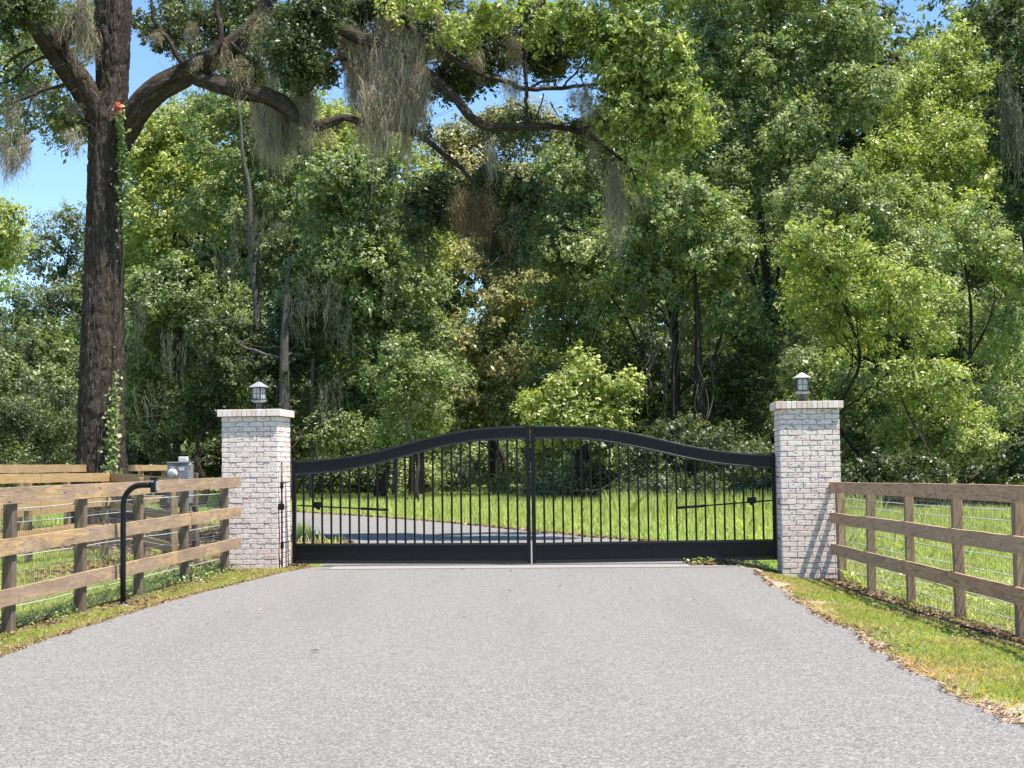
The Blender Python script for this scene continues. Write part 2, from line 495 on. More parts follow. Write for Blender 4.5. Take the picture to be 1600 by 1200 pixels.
def glass(name, c, alpha_mix=.55):
    t = NT(name)
    t.color(c); t.set(.12, .6)
    t.p.inputs['Transmission Weight'].default_value = alpha_mix
    t.p.inputs['IOR'].default_value = 1.2
    return t.m
M['lampglass'] = glass('seeded_glass', (.85, .87, .84), .7)
M['candle'] = metal('candle_sleeve', (.72, .70, .62), .5, .4)
M['stain'] = metal('stain', (.08, .07, .06), .8, .1)

# ------------------------------------------------------------------ the drive: edges read off as ground points
def edge(pts):
    q = sorted((G(px, py).y, G(px, py).x) for px, py in pts)
    return [a for a, b in q], [b for a, b in q]
LY, LX = edge([(0, 1027), (100, 990), (200, 960), (300, 930), (400, 905), (470, 889)])
RY, RX = edge([(1160, 886), (1185, 893), (1230, 935), (1290, 965), (1350, 1000), (1390, 1030), (1440, 1060), (1490, 1085), (1540, 1110), (1600, 1140)])
LY = [-6, 6] + LY + [23.6, 27, 31.3, 37.5, 44, 50.5, 59, 75]
LX = [-4.6, -4.25] + LX + [-2.95, -2.98, -3.2, -5.3, -7.4, -9.9, -14, -30]
RY = [-6, 6] + RY + [24.2, 27.5, 30.3, 32.6, 36.5, 41, 46.5, 54, 63, 75]
RX = [3.1, 2.95] + RX + [3.25, 3.0, 2.4, 1.35, -.1, -1.7, -4.1, -7.9, -13, -22]
def road_l(y): return np.interp(y, LY, LX)
def road_r(y): return np.interp(y, RY, RX)
def jag_l(y):
    return (fbm(np.asarray(y) * 2.1, 3.3, 0, 5, 4) - .5) * .16
def jag_r(y):
    y = np.asarray(y)
    return (fbm(y * 1.6, 7.7, 0, 9, 4) - .5) * .30 + (vnoise(y * 9, 1.1, 0, 12) - .5) * .07

def strip(name, mat, ys, xl, xr, z, nx=10, kind='structure'):
    V, F = [], []
    for i, y in enumerate(ys):
        for j in range(nx + 1):
            V.append((xl[i] + (xr[i] - xl[i]) * j / nx, y, z))
    for i in range(len(ys) - 1):
        for j in range(nx):
            a = i * (nx + 1) + j
            F.append((a, a + 1, a + nx + 2, a + nx + 1))
    o = np_mesh(name, V, 4, np.full(len(V), .5), mat, F=F)
    return tag(o, kind=kind)
ys = np.concatenate([np.arange(-6, 6, .5), np.arange(6, 24.2, .05), np.arange(24.2, 75, .2)])
o = strip('road', M['asphalt'], ys, road_l(ys) + jag_l(ys), road_r(ys) + jag_r(ys), 0.0)
tag(o, 'grey asphalt driveway running up to the black gate and curving left behind it')
ye = np.concatenate([np.arange(2, 24.2, .05)])
wpr = .03 + .30 * np.clip(fbm(ye * 1.1, 2.2, 0, 31, 3) * 2 - .62, 0, 1) * (1 - sstep(18.5, 21, ye)) + .05 * vnoise(ye * 8, .5, 0, 33)
o = strip('road_edge', M['pale_edge'], ye, road_r(ye) - .3, road_r(ye) + jag_r(ye) + wpr, -0.006, 3)
tag(o, 'pale broken sandy edge showing along the right side of the driveway')
wpl = .01 + .07 * vnoise(ye * 2.2, 4.5, 0, 35)
o = strip('road_edge', M['pale_edge'], ye, road_l(ye) + jag_l(ye) - wpl, road_l(ye) + .3, -0.006, 3)
tag(o, 'thin pale sandy edge showing along the left side of the driveway')
# the concrete strip under the gate, in two slabs with a dark joint in front
def slab(x0, x1, ya0, yb0, ya1, yb1, z, name, mat, label):
    V, F = [], []
    n = 60
    for i in range(n + 1):
        t = i / n; x = x0 + (x1 - x0) * t
        w = (fbm(x * 2.0, 1.0, 0, 3) - .5) * .05
        V += [(x, ya0 + (ya1 - ya0) * t + w, z), (x, yb0 + (yb1 - yb0) * t, z)]
    for i in range(n):
        F.append((2 * i, 2 * i + 2, 2 * i + 3, 2 * i + 1))
    return tag(np_mesh(name, V, 4, np.full(len(V), .5), mat, F=F), label, kind='structure')
slab(-2.75, 3.1, 22.92, 23.95, 22.42, 23.3, .004, 'road_apron', M['concrete'], 'pale concrete strip crossing the driveway under the gate')
slab(-2.9, 3.2, 22.86, 22.90, 22.36, 22.40, .005, 'road_joint', M['stain'], 'thin dark joint crossing the driveway in front of the concrete strip')

# ------------------------------------------------------------------ the ground: one sheet out to the horizon
gx = np.unique(np.round(np.concatenate([-np.geomspace(12, 1500, 26), np.arange(-12, 12.01, .25), np.geomspace(12, 1500, 26)]), 3))
gy = np.unique(np.round(np.concatenate([-np.geomspace(6, 1500, 16), np.arange(-6, 40.01, .4), np.geomspace(40, 1500, 34)]), 3))
XX, YY = np.meshgrid(gx, gy)
ZZ = gz(XX, YY)
inroad = (XX > road_l(YY) - .1) & (XX < road_r(YY) + .1) & (YY < 75)
ZZ = np.where(inroad, -0.03, ZZ)
FLX = lambda y: -5.752 + .0705 * y
FRX = lambda y: 4.295 + .0162 * y
soil = np.zeros_like(XX)
soil = np.maximum(soil, np.where(YY < 23.5, np.exp(-((XX - FLX(YY) + .1) / .35) ** 2), 0))
soil = np.maximum(soil, np.where(YY < 23.5, np.exp(-((XX - FRX(YY) - .05) / .35) ** 2), 0))
soil = np.maximum(soil, np.where((YY > 26) & (YY < 43) & (XX < -5), 1.0 * sstep(26, 28, YY), 0))
soil = np.maximum(soil, np.where((YY > 20.5) & (YY < 34) & (XX > -7.5) & (XX < -3), .9, 0))
soil = np.maximum(soil, np.where(YY > 60, .5 * sstep(58, 75, YY), 0))
soil = np.maximum(soil, np.where(YY < 22, .35, 0))
nx_, ny_ = len(gx), len(gy)
idx = np.arange(nx_ * ny_).reshape(ny_, nx_)
F = np.stack([idx[:-1, :-1], idx[:-1, 1:], idx[1:, 1:], idx[1:, :-1]], -1).reshape(-1, 4)
def ground_material():
    t = NT('ground'); p = t.pos(); s = t.attr('tint')
    a = t.noise(p, 1.8, 5, .65); b = t.noise(p, 24, 6, .75)
    cs = t.ramp(b, [(.3, (.08, .055, .034)), (.5, (.165, .112, .07)), (.7, (.27, .20, .14))])
    cg = t.ramp(b, [(.3, (.06, .11, .02)), (.5, (.11, .19, .03)), (.72, (.2, .28, .06))])
    f = t.rng(t.math('ADD', s, t.math('MULTIPLY', t.math('SUBTRACT', a, .5), 1.6)), .35, .6)
    t.color(t.mix(f, cg, cs)); t.set(.95, .1); t.bump(b, .8, .02)
    return t.m
o = np_mesh('ground', np.stack([XX, YY, ZZ], -1), 4, soil.ravel(), ground_material(), F=F, smooth=True)
tag(o, 'grassy ground with bare soil and leaf litter', kind='structure')

# ------------------------------------------------------------------ brick pillars
def pillar(px, Y, base_z, width, label, seed, rz):
    rs = random.Random(seed)
    c = P(px, 728, Y)
    root = empty('brick_pillar', (c.x, Y + width / 2, base_z), rz, label, 'pillar', 'whitewashed brick gate pillars')
    H = 2.40 - base_z if base_z > -.05 else 2.385 - base_z
    capH = .108
    ph = .0767
    n = int((H - capH) / ph)
    h0 = H - capH - n * ph
    w = width / 2
    core = MB()
    core.box((-w + .008, -w + .008, -.3), (w - .008, w - .008, H - capH))
    core.build('mortar_core', M['mortar'], root)
    b = MB()
    bd, g = .098, .0105
    L = width / 4
    for k in range(-2 if h0 > 0.02 else -1, n):
        z0 = h0 + k * ph + g / 2; z1 = z0 + ph - g
        for side in range(4):
            R = Matrix.Rotation(side * math.pi / 2, 4, 'Z')
            # running bond: the rows alternate between full bricks and half-brick starts; corners alternate too
            off = (k + side) % 2
            xs = [-w]
            x = -w + (L if off == 0 else L / 2)
            while x < w - L * .3:
                xs.append(x); x += L
            xs.append(w)
            for i in range(len(xs) - 1):
                x0, x1 = xs[i] + (g / 2 if i else 0), xs[i + 1] - (g / 2 if i < len(xs) - 2 else 0)
                if i == 0: x0 += (0 if off == 0 else bd * .02)
                # corner bricks: each side owns its own left end, stops short of the next side's brick face
                if i == len(xs) - 2: x1 = w - .0015 - (0.0 if off else .0)
                if i == 0: x0 = -w + .012
                j = rs.uniform(-.0035, .0035)
                zt = rs.uniform(-.001, .001)
                low = max(0, 1 - k / 9.0)
                tint = min(1, max(0, rs.gauss(.10, .16) + low * .45 + (.55 if rs.random() < .035 else 0)))
                b.box((x0, -w - j, z0 + zt), (x1, -w + .012, z1 + zt), R, tint, (rs.uniform(0, 40), side * 7.0 + seed, 0), .003)
    b.build('brick_courses', M['brick'], root)
    cp = MB()
    wc = w + .056
    nb = 13
    z0, z1 = H - capH + .004, H
    for side in range(4):
        R = Matrix.Rotation(side * math.pi / 2, 4, 'Z')
        st = 2 * wc / nb
        for i in range(nb - 1):
            x0 = -wc + i * st + .0035; x1 = x0 + st - .007
            if i == 0: x0 = -wc
            cp.box((x0, -wc + rs.uniform(-.003, .003), z0), (x1, -wc + .215, z1 + rs.uniform(-.002, .002)), R, rs.random() ** 1.4, (rs.uniform(0, 40), 0, 0), .004)
    cp.build('cap_bricks', M['brickcap'], root)
    m = MB(); m.box((-wc + .01, -wc + .01, H - capH + .008), (wc - .01, wc - .01, H - .008)); m.build('cap_mortar', M['mortar'], root)
    return root, H, c.x, Y + width / 2
PW = .857
PROT = math.radians(-4.5)
pl, HL, plx, ply = pillar(393.5, 23.2, -0.02, PW, 'white-washed brick pillar left of the gate, rusty pink bricks near its foot', 3, PROT)
pr, HR, prx, pry = pillar(1270, 22.25, -0.095, PW, 'white-washed brick pillar right of the gate, dark marks on its bricks, the top courses shadowed by the cap', 8, PROT)

# ------------------------------------------------------------------ lanterns on the pillars
def lantern(x, y, z, rz, label):
    root = empty('pillar_lantern', (x, y, z), rz, label, 'lantern', 'lanterns on the gate pillars')
    m = MB(); m.lathe([(.075, 0), (.075, .012), (.052, .02), (.048, .085), (.062, .10), (.045, .118), (.045, .13)], 16)
    m.build('stem', M['lampgrey'], root)
    m = MB(); m.lathe([(.035, .122), (.11, .128), (.152, .150), (.155, .160), (.11, .164), (.02, .164)], 4, None, .5, False, math.pi / 4)
    m.lathe([(.035, .118), (.13, .140), (.13, .146)], 16); m.build('drip_tray', M['lamproof'], root)
    fr = MB(); s = .090
    for sx in (-1, 1):
        for sy in (-1, 1):
            fr.box((sx * s - .010, sy * s - .010, .163), (sx * s + .010, sy * s + .010, .365))
    for side in range(4):
        R = Matrix.Rotation(side * math.pi / 2, 4, 'Z')
        fr.box((-s + .011, -s - .007, .165), (s - .011, -s + .007, .182), R)
        # top rail with an arched underside
        arc = [(-s + .011, .364), (-s + .011, .325)] + [(math.cos(math.pi - math.pi * k / 10) * (s - .013), .325 + math.sin(math.pi * k / 10) * .028) for k in range(11)] + [(s - .011, .325), (s - .011, .364)]
        fr.prism([(a, c) for a, c in arc], -s - .007, -s + .007, .5, R)
        fr.box((-.0028, -s - .005, .183), (.0028, -s + .003, .352), R)
        fr.box((-s + .011, -s - .0045, .262), (s - .011, -s + .0035, .267), R)
    fr.build('cage', M['lampgrey'], root)
    gl = MB()
    for side in range(4):
        R = Matrix.Rotation(side * math.pi / 2, 4, 'Z')
        gl.box((-s + .011, -s + .004, .183), (s - .011, -s + .006, .352), R)
    gl.build('glass_pane', M['lampglass'], root)
    cd = MB()
    for k in range(3):
        a = k * 2.1 + .4
        Mx = Matrix.Translation((.028 * math.cos(a), .028 * math.sin(a), 0))
        cd.lathe([(.012, .165), (.012, .235), (.005, .237), (.011, .255), (.009, .275), (.001, .298)], 10, Mx)
    cd.build('candle_bulb', M['candle'], root)
    rf = MB(); rf.lathe([(.195, .362), (.200, .370), (.10, .415), (.035, .447), (.012, .452)], 4, None, .5, False, math.pi / 4)
    r = rf.build('roof', M['lamproof'], root)
    fn = MB(); fn.lathe([(.012, .450), (.006, .463), (.014, .475), (.012, .484), (.004, .492), (.006, .510), (.001, .522)], 12); fn.build('finial', M['lampgrey'], r)
    return root
lan = lantern(plx + .04, ply, HL - .02, math.radians(-24), 'grey metal lantern on the left gate pillar, turned to show two of its glass sides'); lan.scale = (.80, .80, .98)
lan = lantern(prx - .05, pry, HR - .095, math.radians(-3), 'grey metal lantern on the right gate pillar, one glass side facing the drive'); lan.scale = (.90, .90, .98)

# ------------------------------------------------------------------ the double gate
YL, YR = 23.62, 22.98
A = P(456.5, 728, YL); B = P(1211.5, 728, YR)
gu = Vector((B.x - A.x, YR - YL, 0)); GL = gu.length; gu.normalize()
gang = math.atan2(gu.y, gu.x)
gn = Vector((-gu.y, gu.x, 0))
def SG(px, py):
    d = ray(px, py); o0 = Vector((0, 0, CAM_H)); a0 = Vector((A.x, YL, 0))
    t = (a0 - o0).dot(gn) / d.dot(gn)
    q = o0 + d * t
    return (q - a0).dot(gu), q.z
topL = [(456.5, 720), (461, 720.3), (480, 719.6), (500, 718), (545, 712.8), (590, 705), (643, 690.5), (687, 679.2), (730, 671), (773, 666.8), (821, 665.3), (828, 665.3)]
lowL = [(456.5, 742.5), (475, 741.6), (530, 737), (590, 725), (640, 711.5), (687, 698.5), (730, 691), (773, 687), (821, 686), (828, 686)]
topR = [(831, 665.3), (836, 665.3), (900, 665.6), (943, 668.6), (987, 675.8), (1030, 685.5), (1073, 695.8), (1117, 703.3), (1160, 708), (1203, 710.4), (1211.5, 710.6)]
lowR = [(831, 685.6), (900, 685.5), (943, 690), (987, 698), (1030, 706.9), (1073, 717), (1117, 724.6), (1160, 729.5), (1203, 731.3), (1211.5, 731.4)]
def prof(pts, smooth_n=41, s0=None, s1=None):
    q = np.array([SG(*p) for p in pts])
    s = np.linspace(s0, s1, smooth_n)
    # smooth interpolation: gentle box filtering of the linear interpolation
    f = np.linspace(s0 - .0, s1 + .0, 400)
    zz = np.interp(f, q[:, 0], q[:, 1])
    k = np.ones(31) / 31
    zp = np.concatenate([2 * zz[0] - zz[15:0:-1], zz, 2 * zz[-1] - zz[-2:-17:-1]])
    zz = np.convolve(zp, k, 'valid')
    return s, np.interp(s, f, zz)
def gate_leaf(s0, s1, tp, lp, pick, panel_top, bottom, divs, label, hinge_left):
    root = empty('gate_leaf', (A.x + gu.x * s0, YL + gu.y * s0, 0), gang, label, 'gate', 'leaves of the double driveway gate')
    L = s1 - s0
    pw = .058
    sT, zT = prof(tp, 61, s0, s1); sT = sT - s0
    _, zB = prof(lp, 61, s0, s1)
    z_bot = (bottom[0], bottom[1])
    zb = lambda s: z_bot[0] + (z_bot[1] - z_bot[0]) * s / L
    pt = lambda s: panel_top[0] + (panel_top[1] - panel_top[0]) * s / L
    zt = lambda s: float(np.interp(s, sT, zT))
    zl = lambda s: float(np.interp(s, sT, zB))
    # arched band: a thin sheet between two bent rails
    m = MB()
    a, b_ = pw, L - pw
    ss = np.linspace(a, b_, 48)
    for i in range(47):
        x0, x1 = ss[i], ss[i + 1]
        q = [(x0, -.006, zl(x0) + .02), (x1, -.006, zl(x1) + .02), (x1, -.006, zt(x1) - .02), (x0, -.006, zt(x0) - .02),
             (x0, .006, zl(x0) + .02), (x1, .006, zl(x1) + .02), (x1, .006, zt(x1) - .02), (x0, .006, zt(x0) - .02)]
        m.add(q, [(0, 1, 2, 3), (7, 6, 5, 4)])
    m.build('arched_panel', M['gateblack'], root)
    for fn, dz in ((zt, -.014), (zl, .012)):
        m = MB(); hh = .014
        V, F = [], []
        for i, x in enumerate(ss):
            z = fn(x) + dz
            V += [(x, -.026, z - hh), (x, -.026, z + hh - .003), (x, -.023, z + hh), (x, .023, z + hh), (x, .026, z + hh - .003), (x, .026, z - hh)]
        for i in range(47):
            for j in range(6):
                F.append((i * 6 + j, (i + 1) * 6 + j, (i + 1) * 6 + (j + 1) % 6, i * 6 + (j + 1) % 6))
        m.add(V, F); m.build('arched_rail', M['gatetrim'], root)
    for x0 in (0, L - pw):
        m = MB(); top = zt(x0 + pw / 2) + .004
        m.box((x0, -pw / 2, zb(x0) ), (x0 + pw, pw / 2, top), None, .5, None, .003)
        if hinge_left == (x0 == 0):
            m.lathe([(.026, top), (.024, top + .012), (.012, top + .022), (.002, top + .026)], 12, Matrix.Translation((x0 + pw / 2, 0, 0)))
        m.build('gate_stile', M['gateblack'], root)
    # bottom panel
    m = MB(); r = .045
    m.prism([(pw, zb(0) + r), (L - pw, zb(L) + r), (L - pw, pt(L) - .02), (pw, pt(0) - .02)], -.006, .006); m.build('kick_panel', M['gateblack'], root)
    for zf, d0, d1 in ((zb, 0.0, .048), (pt, -.03, 0.0)):
        m = MB(); m.prism([(pw, zf(pw) + d0), (L - pw, zf(L - pw) + d0), (L - pw, zf(L - pw) + d1), (pw, zf(pw) + d1)], -.026, .026); m.build('bottom_rail', M['gatetrim'], root)
    for d in divs:
        x = d - s0; m = MB(); m.box((x - .014, -.022, zb(x) + .046), (x + .014, .022, pt(x) - .028)); m.build('panel_divider', M['gateblack'], root)
    n, p0, p1 = pick
    for i in range(n):
        x = p0 + (p1 - p0) * i / (n - 1) - s0
        m = MB(); m.box((x - .0145, -.0095, pt(x) - .004), (x + .0145, .0095, zl(x) + .005), None, .5)
        m.build('picket', M['gateblack'], root)
    return root
sm0, sm1 = SG(828.2, 760)[0], SG(830.6, 760)[0]
gate_leaf(0, sm0, topL, lowL, (24, SG(474.6, 800)[0], SG(808.6, 800)[0]), (SG(465, 849.3)[1], SG(820, 848)[1]), (SG(462, 880.6)[1], SG(822, 881)[1]), [SG(643, 860)[0], ],
          'left leaf of the black metal gate with an arched top band', True)
gate_leaf(sm1, GL, topR, lowR, (24, SG(850.3, 800)[0], SG(1192.3, 800)[0]), (SG(845, 848)[1], SG(1200, 842.4)[1]), (SG(835, 880.5)[1], SG(1205, 874.5)[1]), [SG(1021, 860)[0]],
          'right leaf of the black metal gate, its stile hung beside the fence side pillar', False)

# hinge bars fixed to the pillars
def gw(s, off, z):   # a point in gate coordinates
    return Vector((A.x, YL, 0)) + gu * s + gn * off + Vector((0, 0, z))
def hinge_bar(s_, off, sgn, label, cond):
    o = gw(s_, off, 0)
    root = empty('hinge_bar', (o.x, o.y, -.02), gang, label, 'hinge bar', 'hinge bars on the gate pillars')
    m = MB(); m.tube([(0, 0, .0), (0, 0, 1.62)], .0135, 8); m.build('rod', M['black'], root)
    for z in (1.27, .37):
        m = MB()
        m.box((-.02, -.02, z - .05), (.024, .02, z + .05), None, .5, None, .004)
        m.tube([(.0, 0, z + .03), (sgn * .05, .02, z + .045), (sgn * .075, .18, z + .05)], .009, 6)
        m.tube([(.0, 0, z - .02), (-sgn * .03, .03, z - .02)], .009, 6)
        m.build('hinge_lug', M['black'], root)
    m = MB(); m.box((-.05 , -.04, .90), (.035, .03, .995), None, .5, None, .008); m.build('control_box', M['black'], root)
    if cond:
        m = MB(); m.tube([(-.04, -.01, .90), (-.065, -.01, .86), (-.06, -.005, .6), (-.045, -.005, .3), (-.035, -.005, .0)], .008, 6)
        m.tube([(-.06, .015, .90), (-.05, .015, .84), (-.038, .01, .5), (-.055, .01, .15), (-.05, .01, .0)], .006, 6)
        m.build('cable', M['black'], root)
    return root
hinge_bar(SG(448.5, 800)[0] + .02, -.42, 1, 'thin black hinge bar with a control box and cable on the left pillar', True)
hinge_bar(SG(1219.5, 800)[0] - .01, -.42, -1, 'thin black hinge bar with a control box on the right pillar', False)

def opener(s0, s1, z0, z1, label):
    o = gw(s0, .09, 0)
    root = empty('gate_opener', (o.x, o.y, 0), gang, label, 'gate opener', 'gate openers behind the gate')
    L = s1 - s0; sg = 1 if L > 0 else -1; L = abs(L)
    m = MB(); m.tube([(0, 0, z0), (sg * L * .72, 0, z0 + (z1 - z0) * .72)], .011, 8); m.build('arm', M['black'], root)
    m = MB(); m.tube([(sg * L * .70, 0, z0 + (z1 - z0) * .7), (sg * L, 0, z1)], .021, 10); m.build('ram', M['black'], root)
    m = MB(); m.box((sg * L * .22 - .055, -.035, z0 - .04), (sg * L * .22 + .085, .035, z0 + .05), None, .5, None, .01)
    m.tube([(sg * L * .22 - .02, 0, z0 - .045), (sg * L * .22 + .04, 0, z0 - .06)], .016, 8); m.build('motor_housing', M['black'], root)
    return root
s0, z0 = SG(461, 790); s1, z1 = SG(605, 797)
opener(s0 + .02, s1, z0, z1, 'black gate opener arm reaching behind the left gate leaf')
s0, z0 = SG(1209, 782); s1, z1 = SG(1057, 794)
opener(s0 - .02, s1, z0, z1, 'black gate opener arm reaching behind the right gate leaf')

# ------------------------------------------------------------------ board fences with wire
def fence(name, label, posts, rail_tops, rail_h, mats, side, boards, wires, ext=(.3, .3), post_w=.105, post_top=-.03, seed=1, rail_t=.028):
    """posts: list of (x, y) from far to near; rail_tops: function (rail index, y) -> z; side: +1 rails on the +x side of the posts"""
    rs = random.Random(seed)
    base = Vector((posts[0][0], posts[0][1], 0))
    root = empty('board_fence' if name is None else name, base, 0, label, 'fence')
    P0 = Vector((posts[0][0], posts[0][1], 0)); P1 = Vector((posts[-1][0], posts[-1][1], 0))
    u = (P1 - P0).normalized(); ang = math.atan2(u.y, u.x)
    nrm = Vector((-u.y, u.x, 0))
    if nrm.x * side < 0: nrm = -nrm
    for i, (x, y) in enumerate(posts):
        g = float(gz(x, y)); zt = rail_tops(0, y) + post_top
        m = MB(); w = post_w / 2 * rs.uniform(.94, 1.08)
        R = Matrix.Translation((x - base.x, y - base.y, 0)) @ Matrix.Rotation(ang + rs.uniform(-.08, .08), 4, 'Z') @ Matrix.Rotation(rs.uniform(-.012, .012), 4, 'X') @ Matrix.Rotation(math.pi / 2, 4, 'Y')
        # local x runs down the post so the grain follows it
        m.box((-zt, -w, -w), (.25 - g, w, w), R, rs.uniform(0, .5), (rs.uniform(0, 30), rs.uniform(0, 9), 0), .008)
        m.build('post', mats[1], root)
    D = (P1 - P0).length
    for k, cuts in enumerate(boards):
        cs = [-ext[0]] + [c * D for c in cuts] + [D + ext[1]]
        for i in range(len(cs) - 1):
            a, b = cs[i] + (.002 if i else 0), cs[i + 1] - .002
            nseg = max(4, int((b - a) / .25))
            V, loc, F = [], [], []
            off = (rs.uniform(0, 60), rs.uniform(0, 5), rs.uniform(0, 5)); tint = rs.uniform(0, .7)
            o1, o2 = rs.uniform(-.004, .004), rs.uniform(-.006, .006)
            for j in range(nseg + 1):
                s = a + (b - a) * j / nseg
                p = P0 + u * s - base
                zt = rail_tops(k, P0.y + u.y * s) + o2 * math.sin(j / nseg * 3.14) + (float(vnoise(s * 1.7, k * 3.3 + i, 0, seed)) - .5) * .008
                wv = post_w / 2 + .003 + o1 + (float(vnoise(s * 1.1, k * 5.3 + i, 2, seed)) - .5) * .008
                for (dn, dz) in ((0, 0), (0, -rail_h), (rail_t, -rail_h + .002), (rail_t, -.002)):
                    q = p + nrm * (wv + dn)
                    V.append((q.x, q.y, zt + dz)); loc.append((s - a + off[0], dn + off[1], dz + off[2]))
            for j in range(nseg):
                for c in range(4):
                    F.append((j * 4 + c, j * 4 + (c + 1) % 4, (j + 1) * 4 + (c + 1) % 4, (j + 1) * 4 + c))
            F.append((0, 3, 2, 1)); e = nseg * 4; F.append((e, e + 1, e + 2, e + 3))
            m = MB(); m.add(V, F, loc, tint); m.build('rail', mats[0], root)
    if wires:
        zs, vstep, woff = wires
        m = MB()
        for z in zs:
            pts = []
            n = int(D / .7)
            for j in range(n + 1):
                s = -ext[0] * .5 + (D + ext[0] * .5 + ext[1]) * j / n
                q = P0 + u * s + nrm * woff - base
                g = float(gz(P0.x + u.x * s, P0.y + u.y * s))
                pts.append((q.x, q.y, g * .6 + z + (rs.random() - .5) * .012))
            m.tube(pts, .0048, 4)
        m.build('wire_strand', M['galv'], root)
        m = MB()
        zl, zh = min(zs) - .03, max(zs)
        s = -ext[0] * .4
        while s < D + ext[1]:
            q = P0 + u * s + nrm * woff - base
            m.tube([(q.x, q.y, zl), (q.x + rs.uniform(-.006, .006), q.y, zh)], .0015, 3, False)
            s += vstep
        k = 0
        z = zl
        while z < zh:
            a = P0 - u * (ext[0] * .4) + nrm * woff - base; b = P0 + u * (D + ext[1]) + nrm * woff - base
            m.tube([(a.x, a.y, z), (b.x, b.y, z)], .0015, 3, False); z += .1
        m.build('wire_netting', M['mesh'], root)
    return root
# left fence
ly = [22.3, 20.24, 18.33, 16.35, 14.45, 12.4]
lposts = [(FLX(y), y) for y in ly]
def lt(k, y):
    t = (y - 14.45) / 7.85
    return (1.358 + .033 * t, .888 + .058 * t, .42 + .068 * t)[k]
DL = (Vector(lposts[0]) - Vector(lposts[-1])).length
fr = lambda y: (22.3 - y) / (22.3 - 12.4)
fence('board_fence', 'weathered three-rail board fence on the left of the drive, behind the black keypad post', lposts, lt, .155, (M['rail_left'], M['post_left']), 1,
      [[fr(18.35), fr(14.55)], [fr(20.3), fr(16.45)], [fr(17.3), fr(14.5)]], ([.08, .22, .36, .56, .70, .84, 1.02, 1.16], .052, -.068), ext=(.62, .5), seed=11)
ry = [21.9, 19.97, 17.86, 15.8, 13.76, 11.6]
rposts = [(FRX(y), y) for y in ry]
def rt(k, y):
    t = (y - 13.6) / 8.3
    return (1.276 - .06 * t, .82 - .041 * t, .38 - .048 * t)[k]
fq = lambda y: (21.9 - y) / (21.9 - 11.6)
fence('board_fence', 'brown three-rail board fence with wire on the right of the drive', rposts, rt, .158, (M['rail_right'], M['post_right']), -1,
      [[fq(18.35), fq(14.15)], [fq(20.3), fq(16.15)], [fq(18.2), fq(14.05)]], ([-.02, .10, .24, .40, .50, .66, .86, 1.0, 1.1], .052, -.060), ext=(.35, .5), seed=23)
# newer yellow fences behind
bp = [P(-75, 728, 22.2), P(45, 728, 24.6), P(165, 728, 27.0)]
fence('paddock_fence', 'newer yellow board fence running in from the left edge behind the weathered fence', [(p.x, p.y) for p in bp], lambda k, y: (1.463, 1.03, .58)[k], .145, (M['rail_yellow'], M['post_yellow']), 1,
      [[.5], [.5], [.5]], None, ext=(.2, .06), seed=31)
bq = [P(165, 728, 27.1), P(222, 728, 24.6), P(272, 728, 22.6)]
fence('paddock_fence', 'newer yellow board fence coming forward from the corner post to the meter box', [(p.x, p.y) for p in bq], lambda k, y: (1.475 - (27.1 - y) * .022, .98 - (27.1 - y) * .022, .50 - (27.1 - y) * .022)[k], .145, (M['rail_yellow'], M['post_yellow']), 1,
      [[.5], [], [.5]], ([.2, .4, .7, .85, 1.12, 1.25], .1, -.06), ext=(.0, .1), seed=37)
br = [P(-60, 728, 24.2), P(25, 728, 27.0), P(100, 728, 30.0), P(165, 728, 33.2), P(218, 728, 36.5), P(262, 728, 40.0)]
d0, d1 = Vector((br[0].x, br[0].y)), Vector((br[-1].x, br[-1].y))
br = [d0 + (d1 - d0) * t for t in (0, .19, .39, .6, .8, 1)]
fence('paddock_fence', 'farthest yellow board fence passing in front of the big oak trunk', [(p.x, p.y) for p in br], lambda k, y: (1.63, 1.24, .85, .46)[k], .145, (M['rail_yellow'], M['post_yellow']), 1,
      [[.39, .8], [.19, .6], [.39, .8], [.19, .6]], None, ext=(.2, .2), seed=41)

# ------------------------------------------------------------------ keypad post
kb = P(192.5, 728, 17.2)
root = empty('keypad_post', (kb.x, 17.2, -.02), 0, 'black gooseneck keypad post standing on the left verge', 'keypad post')
m = MB()
pts = [(0, 0, -.2), (0, 0, .4), (0, 0, .8), (0, 0, 1.13)] + [(.2 - .2 * math.cos(t), 0, 1.13 + .225 * math.sin(t)) for t in np.linspace(.12, math.pi / 2, 12)] + [(.26, 0, 1.356), (.325, 0, 1.357)]
m.tube(pts, .0315, 16); m.build('gooseneck_pipe', M['black'], root)
m = MB(); m.lathe([(.075, .02), (.075, .03), (.036, .034), (.036, .06), (.032, .065)], 16); m.build('base_flange', M['black'], root)
m = MB(); m.box((.315, -.062, 1.272), (.368, .062, 1.440), None, .5, None, .008); m.box((.308, -.070, 1.425), (.392, .070, 1.443), None, .5, None, .006)
hd = m.build('keypad_housing', M['black'], root)
m = MB(); m.box((.368, -.05, 1.285), (.380, .05, 1.418), None, .5, None, .004); m.build('keypad_face', M['greydark'], hd)
m = MB()
for r in range(4):
    for c in range(3):
        m.box((.3805, -.034 + c * .026, 1.30 + r * .026), (.385, -.016 + c * .026, 1.317 + r * .026))
m.build('keypad_button', M['white'], hd)
m = MB(); m.box((.32, -.0665, 1.385), (.36, -.063, 1.41)); m.build('keypad_plate', M['greybox'], hd)

